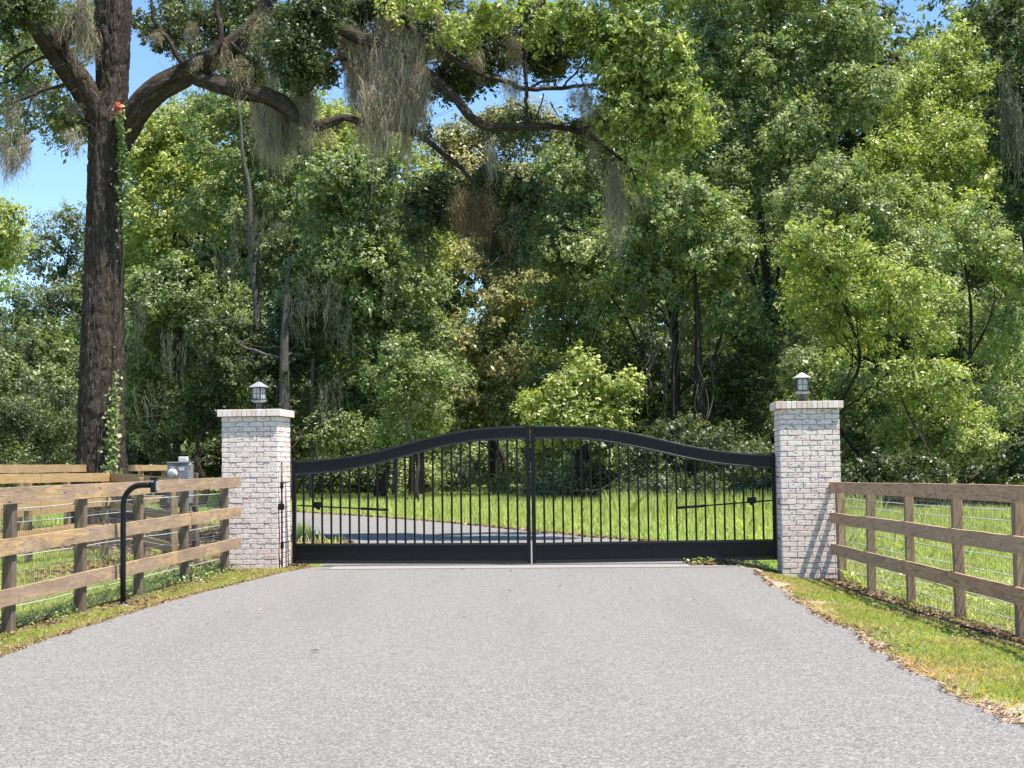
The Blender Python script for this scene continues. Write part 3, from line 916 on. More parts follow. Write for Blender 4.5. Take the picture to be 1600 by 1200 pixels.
# ------------------------------------------------------------------ electric meter on its stand
mb = P(282, 728, 25.0)
root = empty('meter_box', (mb.x, 25.0, 0), math.radians(-9), 'grey electric meter box on a wooden stand behind the left fence', 'meter box')
m = MB()
for x in (-.30, .0, .20): m.box((x - .045, .09, -.2), (x + .045, .17, 1.5 if x != .2 else 1.45), None, .5, (x * 9, 0, 0), .006)
m.build('stand_post', M['post_left'], root)
m = MB()
for z in (.35, .62, .89): m.box((-.38, .055, z), (.24, .088, z + .16), None, .3, (z * 9, 0, 0), .004)
m.build('stand_board', M['post_left'], root)
m = MB(); m.box((-.18, -.12, .96), (.19, .088, 1.615), None, .5, None, .008); m.box((-.19, -.135, 1.612), (.20, .088, 1.632), None, .5, None, .005)
bx = m.build('enclosure', M['greybox'], root)
m = MB(); m.box((.008, -.128, .99), (.18, -.120, 1.57), None, .5, None, .003); m.build('enclosure_door', M['greybox'], bx)
m = MB(); m.box((-.02, -.05, 1.632), (.13, .03, 1.715), None, .5, None, .01); m.build('top_unit', M['white'], bx)
m = MB(); Rm = Matrix.Translation((-.088, -.12, 1.435)) @ Matrix.Rotation(math.pi / 2, 4, 'X')
m.lathe([(.088, 0), (.088, .018), (.078, .022), (.078, .03)], 24, Rm); mt = m.build('meter_ring', M['white'], root)
m = MB(); m.lathe([(.070, .03), (.070, .07), (.060, .088), (.03, .092), (.004, .093)], 24, Rm); m.build('meter_glass', M['lampglass'], mt)
m = MB(); m.lathe([(.064, .028), (.064, .034)], 24, Rm); m.box((-.135, -.158, 1.445), (-.045, -.156, 1.47)); m.build('meter_dial', M['greydark'], mt)
m = MB(); m.box((.02, -.132, 1.49), (.115, -.129, 1.545)); m.box((-.14, -.123, 1.535), (-.04, -.121, 1.562)); m.build('label_plate', M['white'], bx)
m = MB(); m.lathe([(.02, 0), (.024, .02), (.014, .035), (.014, .05), (.022, .055)], 12, Matrix.Translation((.16, -.10, 1.585)) @ Matrix.Rotation(math.pi / 2, 4, 'Y')); m.build('latch', M['white'], bx)
cu = bpy.data.curves.new('house_number', 'FONT'); cu.body = '27471'; cu.size = .062; cu.extrude = .0012; cu.space_character = 1.18
tt = bpy.data.objects.new('tmp', cu); C.objects.link(tt); bpy.context.view_layer.update()
nm = bpy.data.meshes.new_from_object(tt.evaluated_get(bpy.context.evaluated_depsgraph_get())); bpy.data.objects.remove(tt)
nm.materials.clear(); to = link('house_number', nm, M['ink'])
to.parent = bx; to.rotation_euler = (math.pi / 2, 0, 0); to.location = (-.075, -.1365, 1.563)
m = MB(); m.box((.10, -.03, .70), (.20, .053, .83), None, .5, None, .008); m.tube([(.15, 0, .83), (.15, 0, .96)], .02, 8); m.build('junction_box', M['greybox'], root)
m = MB(); m.tube([(.0, .02, -.1), (.0, .02, .96)], .025, 10); m.tube([(-.12, .02, -.1), (-.12, .02, .96)], .018, 10); m.build('conduit', M['greybox'], root)

# ------------------------------------------------------------------ foliage
def rand_dirs(n, rg):
    v = rg.normal(size=(n, 3)); v /= np.linalg.norm(v, axis=1)[:, None]
    return v
def norm(v): return v / np.maximum(np.linalg.norm(v, axis=1)[:, None], 1e-9)
def leaves_mesh(name, pos, nrm, size, tint, mat, parent, rg, width=.52, droop=0.0):
    n = len(pos)
    r = rand_dirs(n, rg)
    t = norm(np.cross(nrm, r)); t[:, 2] -= droop; t = norm(t)
    b = norm(np.cross(nrm, t))
    L = (size * np.clip(np.exp(rg.normal(-.04, .30, n)), .45, 1.9))[:, None]
    W = L * width * .5
    nn = np.cross(t, b)
    V = np.empty((n, 4, 3))
    V[:, 0] = pos - t * L * .5
    V[:, 1] = pos - b * W + nn * W * .35 - t * L * .04
    V[:, 2] = pos + t * L * .5
    V[:, 3] = pos + b * W + nn * W * .35 - t * L * .04
    return np_mesh(name, V, 4, np.repeat(np.clip(tint, 0, 1), 4), mat, parent)

def crown_points(lobes, per_m2, puff, rg, gap=.5, up=.55, hang=0.0):
    """lobes: (centre, (rx, ry, rz)).  Leaf clusters gathered in puffs spread through each lobe's outer half, with gaps between puffs."""
    Ps, Ns, Ts = [], [], []
    for c, r in lobes:
        r = np.array(r)
        area = 4 * math.pi * ((r[0] * r[1]) ** 1.6 / 3 + (r[0] * r[2]) ** 1.6 / 3 + (r[1] * r[2]) ** 1.6 / 3) ** (1 / 1.6)
        npf = max(4, int(area / (puff * puff) * gap))
        d = rand_dirs(npf, rg)
        rad = rg.uniform(.15, 1.0, npf) ** .45
        # bumpy outline
        f = .55 + .95 * fbm(d[:, 0] * 2.6 + c[0], d[:, 1] * 2.6 + c[1], d[:, 2] * 2.6 + c[2], 5, 3)
        pc = np.array(c) + d * r * (rad * f)[:, None]
        pr = puff * np.clip(np.exp(rg.normal(-.12, .45, npf)), .3, 2.0)
        pt = rg.normal(0, .16, npf)
        for k in range(npf):
            n = int(per_m2 * pr[k] ** 2 * 4)
            if n < 3: continue
            # sprays inside the puff
            nsp = max(3, n // 14)
            sd_ = rand_dirs(nsp, rg)
            sp = sd_ * (rg.uniform(.1, 1, nsp) ** .5 * pr[k])[:, None] * np.array([1, 1, .72])
            w = rg.integers(0, nsp, n)
            q = sp[w] + rg.normal(0, pr[k] * .13, (n, 3))
            pos = pc[k] + q
            if hang: pos[:, 2] -= hang * rg.uniform(0, 1, n) ** 2 * pr[k] * 2
            out = norm(q + sd_[w] * .1)
            nrm = norm(out * .55 + rand_dirs(n, rg) * .75 + np.array([0, 0, up]) + d[k] * .25)
            st = rg.normal(0, .10, nsp)
            Ps.append(pos); Ns.append(nrm)
            Ts.append(.45 + pt[k] + st[w] + rg.normal(0, .19, n))
    return np.concatenate(Ps), np.concatenate(Ns), np.concatenate(Ts)

def catmull(pts, n=6):
    P_ = [np.array(p, float) for p in pts]
    P_ = [2 * P_[0] - P_[1]] + P_ + [2 * P_[-1] - P_[-2]]
    out = []
    for i in range(1, len(P_) - 2):
        for k in range(n):
            t = k / n
            a, b, c, d = P_[i - 1], P_[i], P_[i + 1], P_[i + 2]
            out.append(.5 * ((2 * b) + (-a + c) * t + (2 * a - 5 * b + 4 * c - d) * t * t + (-a + 3 * b - 3 * c + d) * t ** 3))
    out.append(P_[-2])
    return out
def limb(mb, pts, r, n=8, k=5, jit=.0, rs=None):
    """pts with radii at the same stations"""
    q = catmull([(*p, rr) for p, rr in zip(pts, r)], k)
    if jit and rs:
        q = [np.array([a[0] + rs.gauss(0, jit), a[1] + rs.gauss(0, jit), a[2] + rs.gauss(0, jit * .6), a[3]]) if 0 < i < len(q) - 1 else a for i, a in enumerate(q)]
    mb.tube([tuple(a[:3]) for a in q], [max(.004, a[3]) for a in q], n)

GREEN = 1
def woodland_tree(name, label, base, lobes, mat, cat='tree', bark_m='bark_far', leaf=5.3, lai=.8, puff=.44, tr=.22, seed=1, trunk_px=None, group=None, gap=.55, up=.55, hang=0.0, twigs=4, limbs=True, moss=None, lean=True):
    """base (px, Y): foot of the trunk. lobes (px, py, rx, ry, Y): leaf masses, placed as real volumes at distance Y"""
    rg = np.random.default_rng(seed); rs = random.Random(seed)
    b = P(base[0], 728, base[1]); g = float(gz(b.x, b.y))
    root = empty(name, (b.x, b.y, g), 0, label, cat, group)
    o = np.array([b.x, b.y, g])
    LB = []
    for px, py, rx, ry, Y in lobes:
        if lean and cat == 'tree' and mat != 'leaf_tan' and base[1] < 78: Y = Y + max(-4.5, min(3.5, (py - 520) / 45))   # upper lobes pushed forward, lower ones back, to shade the wood's foot
        c = P(px, py, Y); k = Y / FPX
        LB.append((np.array(c) - o, (rx * k, max(.8, .5 * (rx + ry) * k), ry * k)))
    Ym = sum(l[4] for l in lobes) / len(lobes)
    L = leaf * Ym / FPX
    per = lai * .785 / (.26 * L * L)
    pos, nrm, tint = crown_points(LB, per, puff * Ym / 55, rg, gap, up, hang)
    keep = pos[:, 2] > .1
    tint = tint + rg.normal(0, .07); L = L * rg.uniform(.88, 1.15)
    leaves_mesh('crown', pos[keep], nrm[keep], np.full(keep.sum(), L), tint[keep], M[mat], root, rg)
    mb = MB()
    top = max(LB, key=lambda l: l[0][2])[0]
    if trunk_px:
        tp = [np.array(P(px, py, base[1])) - o for px, py in trunk_px]
        tp = [np.array([0, 0, -.4])] + tp
    else:
        tp = [np.array([0, 0, -.4])] + [np.array([top[0] * t ** 1.5 + rs.gauss(0, .25), top[1] * t ** 1.5 + rs.gauss(0, .25), top[2] * t]) for t in (.15, .35, .55, .75, .95)]
    tr = tr * .55
    rr = [tr * (1.35 if i == 0 else 1 - .8 * i / (len(tp) - 1)) for i in range(len(tp))]
    limb(mb, tp, rr, 10, 5)
    for c, r in (LB if limbs else []):
        i = min(range(1, len(tp)), key=lambda i: abs(tp[i][2] - c[2] * .62))
        a = tp[i]
        mid = (a * .5 + c * .5) + np.array([rs.gauss(0, .3), rs.gauss(0, .3), -.1 * r[2]])
        limb(mb, [a, mid, c, c + np.array([rs.gauss(0, .5) * r[0], rs.gauss(0, .4) * r[1], r[2] * .5])], [rr[i] * .45, rr[i] * .28, rr[i] * .15, .015], 6, 4, .05, rs)
    mb.build('trunk', M[bark_m], root)
    if twigs:
        mb = MB()
        for k in range(twigs * len(LB)):
            c, r = LB[rs.randrange(len(LB))]
            d = np.array([rs.gauss(0, 1), rs.gauss(0, 1) - .6, rs.gauss(0, .7)]); d /= np.linalg.norm(d)
            s = c + d * np.array(r) * rs.uniform(.5, .9)
            d2 = d + np.array([rs.gauss(0, .5), rs.gauss(0, .5), rs.gauss(0, .5)]); ln = rs.uniform(.5, 1.7)
            e = s + d2 * ln * .5; e2 = e + (d2 + np.array([rs.gauss(0, .5), 0, rs.gauss(0, .5)])) * ln * .5
            limb(mb, [s, e, e2], [.018, .011, .005], 4, 3)
        tag(mb.build('bare_twigs', M['twig'], root), kind='stuff')
    if moss:
        sp = []
        for px, py, w, ln, Y, n in moss:
            c = np.array(P(px, py, Y)) - o
            sp.append((c, w * 1.7 * Y / FPX, ln * Y / FPX, int(n * .7)))
        moss_mesh(sp, root, M['moss_far'], rg, .022, 'spanish_moss', 7)
    return root

def moss_mesh(spots, root, mat, rg, width=.016, name='spanish_moss', per=22):
    """beards of Spanish moss: thin wavy strands hanging from (centre, half width, length, number)"""
    VV, TT, FF, LL = [], [], [], 0
    nb = 0
    for c, w, ln, n in spots:
        # strands gather into a few ropes
        nr = max(2, int(n / per))
        rx = rg.uniform(-1, 1, nr) * w; ry_ = rg.normal(0, .25, nr) * max(w, .15); rl = ln * (.22 + .9 * rg.uniform(0, 1, nr) ** 1.5)
        rz = rg.normal(0, .10, nr) * ln
        which = rg.integers(0, nr, n)
        x0 = rx[which] + rg.normal(0, .045, n); y0 = ry_[which] + rg.normal(0, .045, n)
        z0 = rz[which] + rg.uniform(-.7, .12, n) * ln * .6
        l = rl[which] * (.18 + .85 * rg.uniform(0, 1, n) ** 1.2)
        S = 13
        t = np.linspace(0, 1, S)
        taper = (1 - t * .75) * (.5 + .5 * np.minimum(1, t * 5))
        wig = np.cumsum(rg.normal(0, .022, (n, S)), 1) + rg.normal(0, .008, (n, S)); wig2 = np.cumsum(rg.normal(0, .022, (n, S)), 1)
        rw = np.cumsum(rg.normal(0, .016, (nr, S)), 1)[which]; wig = wig + rw
        X = c[0] + x0[:, None] * (1 - .25 * t) + wig; Y = c[1] + y0[:, None] + wig2; Z = c[2] + z0[:, None] - l[:, None] * t
        a = rg.uniform(0, math.pi, n)[:, None]
        hw = width * .5 * rg.uniform(.5, 1.4, n)[:, None] * taper
        V = np.empty((n, S, 2, 3))
        V[:, :, 0, 0] = X - hw * np.cos(a); V[:, :, 0, 1] = Y - hw * np.sin(a); V[:, :, 0, 2] = Z
        V[:, :, 1, 0] = X + hw * np.cos(a); V[:, :, 1, 1] = Y + hw * np.sin(a); V[:, :, 1, 2] = Z
        VV.append(V.reshape(-1, 3))
        rt_ = rg.normal(.5, .16, nr)
        TT.append(np.repeat(np.clip(rt_[which] + rg.normal(0, .18, n), 0, 1), S * 2))
        i = np.arange(n)[:, None] * (S * 2) + np.arange(S - 1)[None, :] * 2
        i = i.reshape(-1)
        FF.append(np.stack([i, i + 1, i + 3, i + 2], 1) + nb)
        nb += n * S * 2
    return tag(np_mesh(name, np.concatenate(VV), 4, np.concatenate(TT), mat, root, F=np.concatenate(FF)), kind='stuff')

# ---- the big live oak by the left fence -------------------------------------------------------
OY = 32.0
ob = P(159, 728, OY); og = -.012
oak = empty('live_oak', (ob.x, ob.y, og), 0, 'big dark-trunked live oak left of the gate, its mossy limbs reaching over the drive', 'tree')
oo = np.array([ob.x, ob.y, og])
def OP(px, py, Y=OY): return np.array(P(px, py, Y)) - oo
K = OY / FPX
def bark_tube(stations, nseg, nlen, name, seed, amp=.03, flute=.06, parent=None):
    """stations (point, radius): swept trunk with fluting and fissured bark cut into the surface"""
    q = np.array(catmull([(*p, r) for p, r in stations], 14))
    seg = np.linalg.norm(np.diff(q[:, :3], axis=0), axis=1); s = np.concatenate([[0], np.cumsum(seg)])
    S = np.linspace(0, s[-1], nlen)
    c = np.stack([np.interp(S, s, q[:, k]) for k in range(4)], 1)
    T = np.gradient(c[:, :3], axis=0); T /= np.linalg.norm(T, axis=1)[:, None]
    a = np.cross(T[0], [0, 1, 0]); a /= np.linalg.norm(a)
    th = np.linspace(0, 2 * np.pi, nseg, endpoint=False)
    V = np.empty((nlen, nseg, 3)); Lc = np.empty((nlen, nseg, 3))
    for i in range(nlen):
        a = a - T[i] * a.dot(T[i]); a /= np.linalg.norm(a); b = np.cross(T[i], a)
        r = c[i, 3]
        cx, sy = np.cos(th), np.sin(th)
        fl = 1 + flute * (fbm(cx * 1.6 + 3, sy * 1.6, S[i] * .35, seed, 2) - .5) * 2
        u = fbm(cx * r * 16, sy * r * 16, S[i] * 3.4, seed + 3, 3)
        ridge = 1 - np.abs(u - .5) * 5
        rr = r * fl - amp * np.clip(ridge, 0, 1) + amp * .4 * (fbm(cx * r * 8, sy * r * 8, S[i] * 3, seed + 9, 2) - .5)
        V[i] = c[i, :3] + np.outer(cx * rr, a) + np.outer(sy * rr, b)
        Lc[i] = np.stack([cx * r, sy * r, np.full(nseg, S[i])], 1)
    idx = np.arange(nlen * nseg).reshape(nlen, nseg)
    nx = np.roll(idx, -1, 1)
    F = np.stack([idx[:-1], nx[:-1], nx[1:], idx[1:]], -1).reshape(-1, 4)
    return np_mesh(name, V, 4, np.full(nlen * nseg, .5), M['bark'], parent, loc=Lc.reshape(-1, 3), F=F, smooth=True)
trunk_st = [(OP(160, 880), 84 * K), (OP(160, 845), 66 * K), (OP(159, 800), 52 * K), (OP(159, 745), 43 * K), (OP(158.5, 700), 38.5 * K), (OP(159, 600), 36 * K), (OP(161, 450), 32 * K), (OP(163, 320), 28.5 * K), (OP(165, 240), 29 * K), (OP(170, 190), 31 * K),
            (OP(175, 140), 26 * K), (OP(176, 70), 27.5 * K), (OP(177, 0), 29 * K), (OP(178, -80), 27 * K), (OP(185, -180), 20 * K), (OP(200, -300), 10 * K)]
bark_tube(trunk_st, 150, 520, 'trunk', 4, .035, .09, oak)
limbs = [
    ('left', [(OP(172, 225), 20 * K), (OP(158, 185), 22 * K), (OP(135, 145, 31.8), 22 * K), (OP(100, 95, 31.4), 21 * K), (OP(70, 50, 31), 21 * K), (OP(38, -5, 30.6), 18 * K), (OP(0, -70, 30), 12 * K)], 60, 170),
    ('right', [(OP(176, 250), 18 * K), (OP(196, 205), 22 * K), (OP(215, 172, 31.8), 21.5 * K), (OP(245, 140, 31.6), 21 * K), (OP(285, 118, 31.5), 19.5 * K), (OP(330, 93, 31.4), 18 * K), (OP(375, 62, 31.4), 16.5 * K), (OP(412, 28, 31.4), 17 * K), (OP(425, -20, 31.3), 12 * K), (OP(450, -90, 31), 8 * K)], 60, 230),
    ('low', [(OP(300, 118, 31.5), 13 * K), (OP(335, 130, 31.2), 13.5 * K), (OP(375, 143, 31), 13 * K), (OP(415, 150, 30.9), 13.5 * K), (OP(445, 165, 30.8), 13 * K), (OP(465, 185, 30.8), 9 * K), (OP(492, 197, 30.8), 8 * K), (OP(515, 192, 30.8), 8.5 * K), (OP(540, 184, 30.8), 6 * K), (OP(575, 195, 30.9), 6.5 * K), (OP(615, 200, 31), 5.5 * K), (OP(650, 208, 31.1), 5 * K), (OP(690, 238, 31.2), 4.5 * K), (OP(722, 265, 31.3), 4 * K), (OP(745, 292, 31.3), 3 * K), (OP(752, 308, 31.3), 1.5 * K)], 36, 300),
    ('mid', [(OP(412, 28, 31.4), 11 * K), (OP(470, 12, 31.2), 10 * K), (OP(510, 28, 31.1), 11 * K), (OP(545, 52, 31), 11 * K), (OP(590, 72, 31), 9.5 * K), (OP(635, 92, 31), 10 * K), (OP(675, 122, 31), 9.5 * K), (OP(710, 152, 31), 8 * K), (OP(738, 185, 31), 8 * K), (OP(765, 197, 31), 7 * K), (OP(820, 198, 31), 6.5 * K), (OP(860, 198, 31), 5.5 * K), (OP(905, 205, 31.2), 5 * K), (OP(940, 225, 31.5), 4 * K), (OP(985, 262, 31.6), 2.5 * K)], 40, 330),
]
for nm, st, ns, nl in limbs:
    bark_tube(st, ns, nl, 'limb', sum(map(ord, nm)) % 7 + len(nm), .018, .12, oak)
rs = random.Random(77)
TW = None
def OL(pts, radii, n=6, Y=31.0):
    mb = TW or MB()
    limb(mb, [OP(p[0], p[1], p[2] if len(p) > 2 else Y) for p in pts], [r * K for r in radii], n, 5, .012, rs)
    if TW is None: mb.build('branch', M['bark'], oak)
OL([(492, 128), (505, 105), (525, 92), (545, 95), (560, 102)], [5, 4.5, 4, 3, 1.5])
OL([(470, 150), (492, 128), (515, 96)], [4, 4, 3])
OL([(770, 122), (795, 130), (820, 139), (870, 138), (915, 134), (950, 127), (975, 118)], [4.5, 4, 4, 3.5, 3, 2, 1])
OL([(690, 80), (735, 108), (770, 122)], [5, 5, 4.5])
OL([(640, 40), (690, 80)], [6, 5])
OL([(821, 40), (819, 75), (821, 110), (822, 150), (821, 185), (818, 200)], [3.5, 3.2, 3, 3, 2.5, 2])
OL([(830, 136), (845, 128), (865, 122), (880, 118)], [2.5, 2, 1.5, 1])
OL([(880, 135), (895, 118), (912, 100), (925, 85)], [2, 1.6, 1.3, 1])
OL([(905, 205), (940, 190), (965, 195), (985, 215)], [2.5, 2, 1.5, .8])
OL([(950, 127), (1000, 90), (1040, 40), (1060, -20)], [3, 3, 4, 5])
OL([(985, 262), (1000, 300), (1005, 330)], [2.5, 2, 1])
OL([(640, 40), (560, -40), (480, -120)], [6, 8, 10])
OL([(820, 40), (850, -30), (700, -120)], [4, 6, 8])
OL([(850, -30), (950, -20), (1050, 60), (1080, 160), (1090, 240)], [6, 5, 4, 3, 1.5], 6, 30.4)
OL([(55, 75), (20, 90), (5, 110)], [3, 2, 1]); OL([(72, 88), (50, 98), (25, 120), (0, 132)], [3, 2, 1.5, 1])
OL([(60, 145), (35, 155), (8, 165), (-10, 160)], [2, 1.8, 1.5, 1]); OL([(50, 148), (42, 180), (38, 215), (30, 240)], [1.5, 1.2, 1, .8])
OL([(100, 70), (120, 20), (125, -30)], [5, 4, 3]); OL([(135, 120), (60, 145)], [4, 2])
OL([(330, 95), (345, 60), (340, 20), (335, -30)], [6, 5, 4, 3]); OL([(285, 100), (262, 60), (240, 30), (235, -20)], [5, 4, 3, 2]); OL([(360, 66), (395, 100), (400, 130)], [3, 2, 1])
TW = MB()
for k in range(150):      # fine bare twigs among the leaves
    px, py = rs.choice([(560, 40), (700, 60), (780, 60), (900, 90), (940, 150), (1000, 100), (1040, 200), (960, 230), (450, 60), (300, 60), (60, 200), (70, 110), (870, 130), (940, 60), (720, 330), (790, 310)])
    px += rs.gauss(0, 50); py += rs.gauss(0, 35)
    dx, dy = rs.gauss(0, 22), rs.gauss(6, 16)
    OL([(px, py), (px + dx, py + dy), (px + dx * 1.8 + rs.gauss(0, 8), py + dy * 1.7 + rs.gauss(0, 8))], [1.1, .8, .35], 4, 31 + rs.gauss(0, .6))
tag(TW.build('fine_twigs', M['bark'], oak), kind='stuff')
rg = np.random.default_rng(5)
def oak_leaves(lobes, mat, name, lai, leaf=6.2, puff=.34, up=.45, gap=.6, hang=0, dY=0.0):
    LB = []
    for px, py, rx, ry, Y in lobes:
        Y = Y + dY
        k = Y / FPX
        LB.append((OP(px, py, Y), (rx * k, max(.5, .4 * (rx + ry) * k), ry * k)))
    L = leaf * K
    per = lai * .785 / (.26 * L * L)
    pos, nrm, tint = crown_points(LB, per, puff, rg, gap, up, hang)
    return leaves_mesh(name, pos, nrm, np.full(len(pos), L), tint, M[mat], oak, rg, .5)
oak_leaves([(70, 45, 30, 22, 32), (120, 30, 30, 28, 33), (300, 25, 45, 30, 33), (255, 62, 32, 25, 33), (232, 35, 25, 20, 33.5), (340, 45, 40, 30, 33), (375, 10, 45, 25, 32), (300, 78, 18, 14, 32),
             (600, 30, 50, 30, 31.5), (640, 60, 30, 25, 31.5), (565, 110, 16, 18, 31.5),
            (700, 30, 60, 40, 31.2), (760, 55, 50, 35, 31), (715, 85, 40, 30, 31), (745, 118, 35, 22, 31), (690, 130, 26, 20, 31.2), (720, 140, 30, 18, 31.2), (820, 30, 60, 36, 31), (880, 50, 50, 32, 30.6), (850, 85, 35, 18, 31), (870, 105, 26, 12, 31.2),
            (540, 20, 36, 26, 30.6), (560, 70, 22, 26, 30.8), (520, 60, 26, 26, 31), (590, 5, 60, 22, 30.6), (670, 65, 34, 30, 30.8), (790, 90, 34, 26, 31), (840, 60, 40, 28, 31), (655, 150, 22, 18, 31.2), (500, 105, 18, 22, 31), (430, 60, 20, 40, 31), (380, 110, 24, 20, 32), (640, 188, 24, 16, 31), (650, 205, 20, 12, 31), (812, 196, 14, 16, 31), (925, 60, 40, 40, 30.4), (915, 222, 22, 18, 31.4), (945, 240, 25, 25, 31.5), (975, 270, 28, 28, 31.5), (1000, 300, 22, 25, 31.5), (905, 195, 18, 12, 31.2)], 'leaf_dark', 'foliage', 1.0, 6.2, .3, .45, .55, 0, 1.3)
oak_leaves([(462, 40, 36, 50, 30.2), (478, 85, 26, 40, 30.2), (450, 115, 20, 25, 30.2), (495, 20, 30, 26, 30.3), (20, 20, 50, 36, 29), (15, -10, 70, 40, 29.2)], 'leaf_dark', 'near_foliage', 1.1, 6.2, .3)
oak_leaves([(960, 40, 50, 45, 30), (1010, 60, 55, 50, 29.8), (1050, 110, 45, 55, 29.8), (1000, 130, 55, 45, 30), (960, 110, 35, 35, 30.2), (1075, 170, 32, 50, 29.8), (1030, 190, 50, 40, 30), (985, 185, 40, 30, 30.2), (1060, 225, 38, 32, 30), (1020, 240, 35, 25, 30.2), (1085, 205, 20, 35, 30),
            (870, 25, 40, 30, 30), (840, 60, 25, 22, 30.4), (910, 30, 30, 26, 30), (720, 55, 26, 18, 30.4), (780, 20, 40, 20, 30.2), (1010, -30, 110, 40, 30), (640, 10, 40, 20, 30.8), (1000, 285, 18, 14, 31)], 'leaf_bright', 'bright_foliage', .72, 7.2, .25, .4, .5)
oak_leaves([(1010, 90, 70, 80, 30.4), (1060, 180, 45, 60, 30.3), (990, 170, 50, 45, 30.6), (940, 60, 50, 45, 30.8)], 'leaf_oak', 'inner_foliage', .8, 6.6, .3, .3, .5)  # darker leaves mixed in, standing for shadows inside the bright mass
oak_leaves([(668, 315, 28, 30, 31.9), (655, 350, 22, 34, 31.9), (690, 290, 26, 20, 32), (715, 345, 20, 16, 31.9), (800, 300, 30, 20, 31.6), (828, 300, 20, 26, 31.5), (805, 345, 24, 34, 31.4), (815, 390, 18, 28, 31.4), (775, 395, 16, 22, 31.4), (770, 280, 20, 14, 31.8)], 'leaf_dark', 'hanging_foliage', 1.5, 6.0, .26, .35, .6, .15)
oak_leaves([(35, 70, 40, 30, 32), (60, 110, 38, 34, 32), (85, 150, 28, 26, 32), (110, 185, 24, 20, 32), (25, 130, 28, 30, 32), (20, 170, 22, 20, 32.4), (12, 225, 18, 24, 32), (28, 215, 16, 26, 32), (120, 190, 16, 18, 32.3), (45, 195, 18, 14, 32.4), (95, 200, 16, 14, 32.4), (130, 60, 20, 30, 33), (390, 60, 30, 30, 33), (410, 100, 26, 26, 33), (350, 115, 25, 20, 33), (440, 150, 20, 24, 33)], 'leaf_mid', 'light_foliage', .6, 6.0)
# moss beards
ms = []
for px, py, w, ln, n in [(418, 165, 16, 105, 460), (440, 178, 14, 95, 420), (400, 155, 8, 80, 160), (455, 185, 8, 70, 160), (412, 30, 14, 60, 150), (430, 90, 10, 70, 140), (470, 130, 14, 85, 300), (484, 165, 10, 70, 180),
                         (575, 55, 28, 150, 900), (605, 60, 26, 165, 900), (640, 85, 24, 150, 700), (560, 95, 16, 100, 320), (655, 110, 16, 90, 320), (590, 130, 26, 110, 450), (545, 45, 14, 80, 200), (620, 20, 30, 80, 350),
                         (500, 200, 6, 40, 60), (515, 198, 4, 48, 50), (565, 195, 5, 60, 60), (600, 200, 10, 55, 160), (635, 205, 5, 70, 80), (672, 60, 14, 60, 120), (800, 120, 10, 50, 120), (805, 60, 8, 80, 120),
                         (905, 135, 12, 60, 160), (925, 165, 14, 60, 180), (960, 265, 10, 110, 200), (925, 222, 5, 50, 70), (1000, 290, 7, 55, 80), (968, 290, 5, 90, 120), (770, 215, 5, 60, 50), (700, 20, 20, 50, 120), (740, 75, 10, 50, 80),
                         (105, 10, 8, 60, 140), (130, 0, 8, 100, 200), (140, 45, 8, 70, 120), (80, 35, 8, 60, 100), (345, 70, 8, 60, 120), (380, 95, 8, 60, 110), (300, 40, 8, 40, 80), (395, 30, 10, 60, 140),
                         (22, 240, 10, 55, 160), (38, 215, 6, 60, 100), (5, 210, 8, 60, 90), (118, 205, 3, 45, 40), (105, 200, 3, 35, 40), (20, 150, 20, 60, 140), (60, 130, 14, 60, 90), (112, 160, 8, 35, 100), (240, 50, 12, 30, 60), (310, 90, 4, 30, 30)]:
    ms.append((OP(px, py, 31 + rs.gauss(0, .25)), w * K, ln * K, int(min(n, 500) * 2.0)))
moss_mesh(ms, oak, M['moss'], rg, .012)
ms = []
for px, py, w, ln, n in [(735, 300, 20, 90, 420), (755, 305, 16, 110, 360), (775, 330, 14, 80, 220), (715, 310, 12, 70, 200), (790, 345, 10, 70, 140), (800, 320, 8, 60, 100)]:
    ms.append((OP(px, py, 31.2 + rs.gauss(0, .2)), w * K, ln * K, int(n * .9)))
moss_mesh(ms, oak, M['moss_brown'], rg, .014, 'brown_moss')
# vine on the trunk
vb = OP(190, 300, OY - .42)
vine = empty('climbing_vine', tuple(oo + OP(178, 840, OY - .75)), 0, 'leafy green vine with a few red leaves climbing the big oak trunk', 'vine')
vo = np.array(vine.location)
VP = lambda px, py, Y: np.array(P(px, py, Y)) - vo
mb = MB()
yv = lambda py: OY - (.42 if py < 520 else .42 + (py - 520) / 340 * .38)
vl = [(178, 840), (182, 780), (180, 720), (168, 690), (172, 650), (178, 620), (184, 560), (188, 500), (190, 440), (193, 380), (190, 320), (191, 260), (189, 215), (185, 165)]
limb(mb, [VP(a, b, yv(b) + .03) for a, b in vl], [.012] * len(vl), 5, 4)
limb(mb, [VP(a, b, yv(b) + .03) for a, b in [(165, 840), (150, 760), (158, 700), (160, 660), (170, 625)]], [.012] * 5, 5, 4)
mb.build('stem', M['twig'], vine)
Ps = []
for (px, py, sx, sy, n) in [(190, 240, 4, 30, 260), (188, 195, 3, 12, 90), (194, 290, 6, 25, 200), (190, 330, 4, 30, 60), (180, 640, 4, 30, 160), (174, 670, 5, 25, 180), (176, 700, 6, 20, 120), (172, 735, 8, 8, 60)]:
    for k in range(n):
        a, b = rg.normal(px, sx), rg.normal(py, sy)
        Ps.append(VP(a, b, yv(b) + rg.normal(-.02, .05)))
Ps = np.array(Ps)
leaves_mesh('leaves', Ps, norm(rand_dirs(len(Ps), rg) * .6 + np.array([.3, -1, .5])), np.full(len(Ps), .075), rg.normal(.5, .2, len(Ps)), M['leaf_oak'], vine, rg, .7)
Ps = np.array([VP(rg.normal(184, 2.2), rg.uniform(160, 182), OY - .46) for k in range(40)])
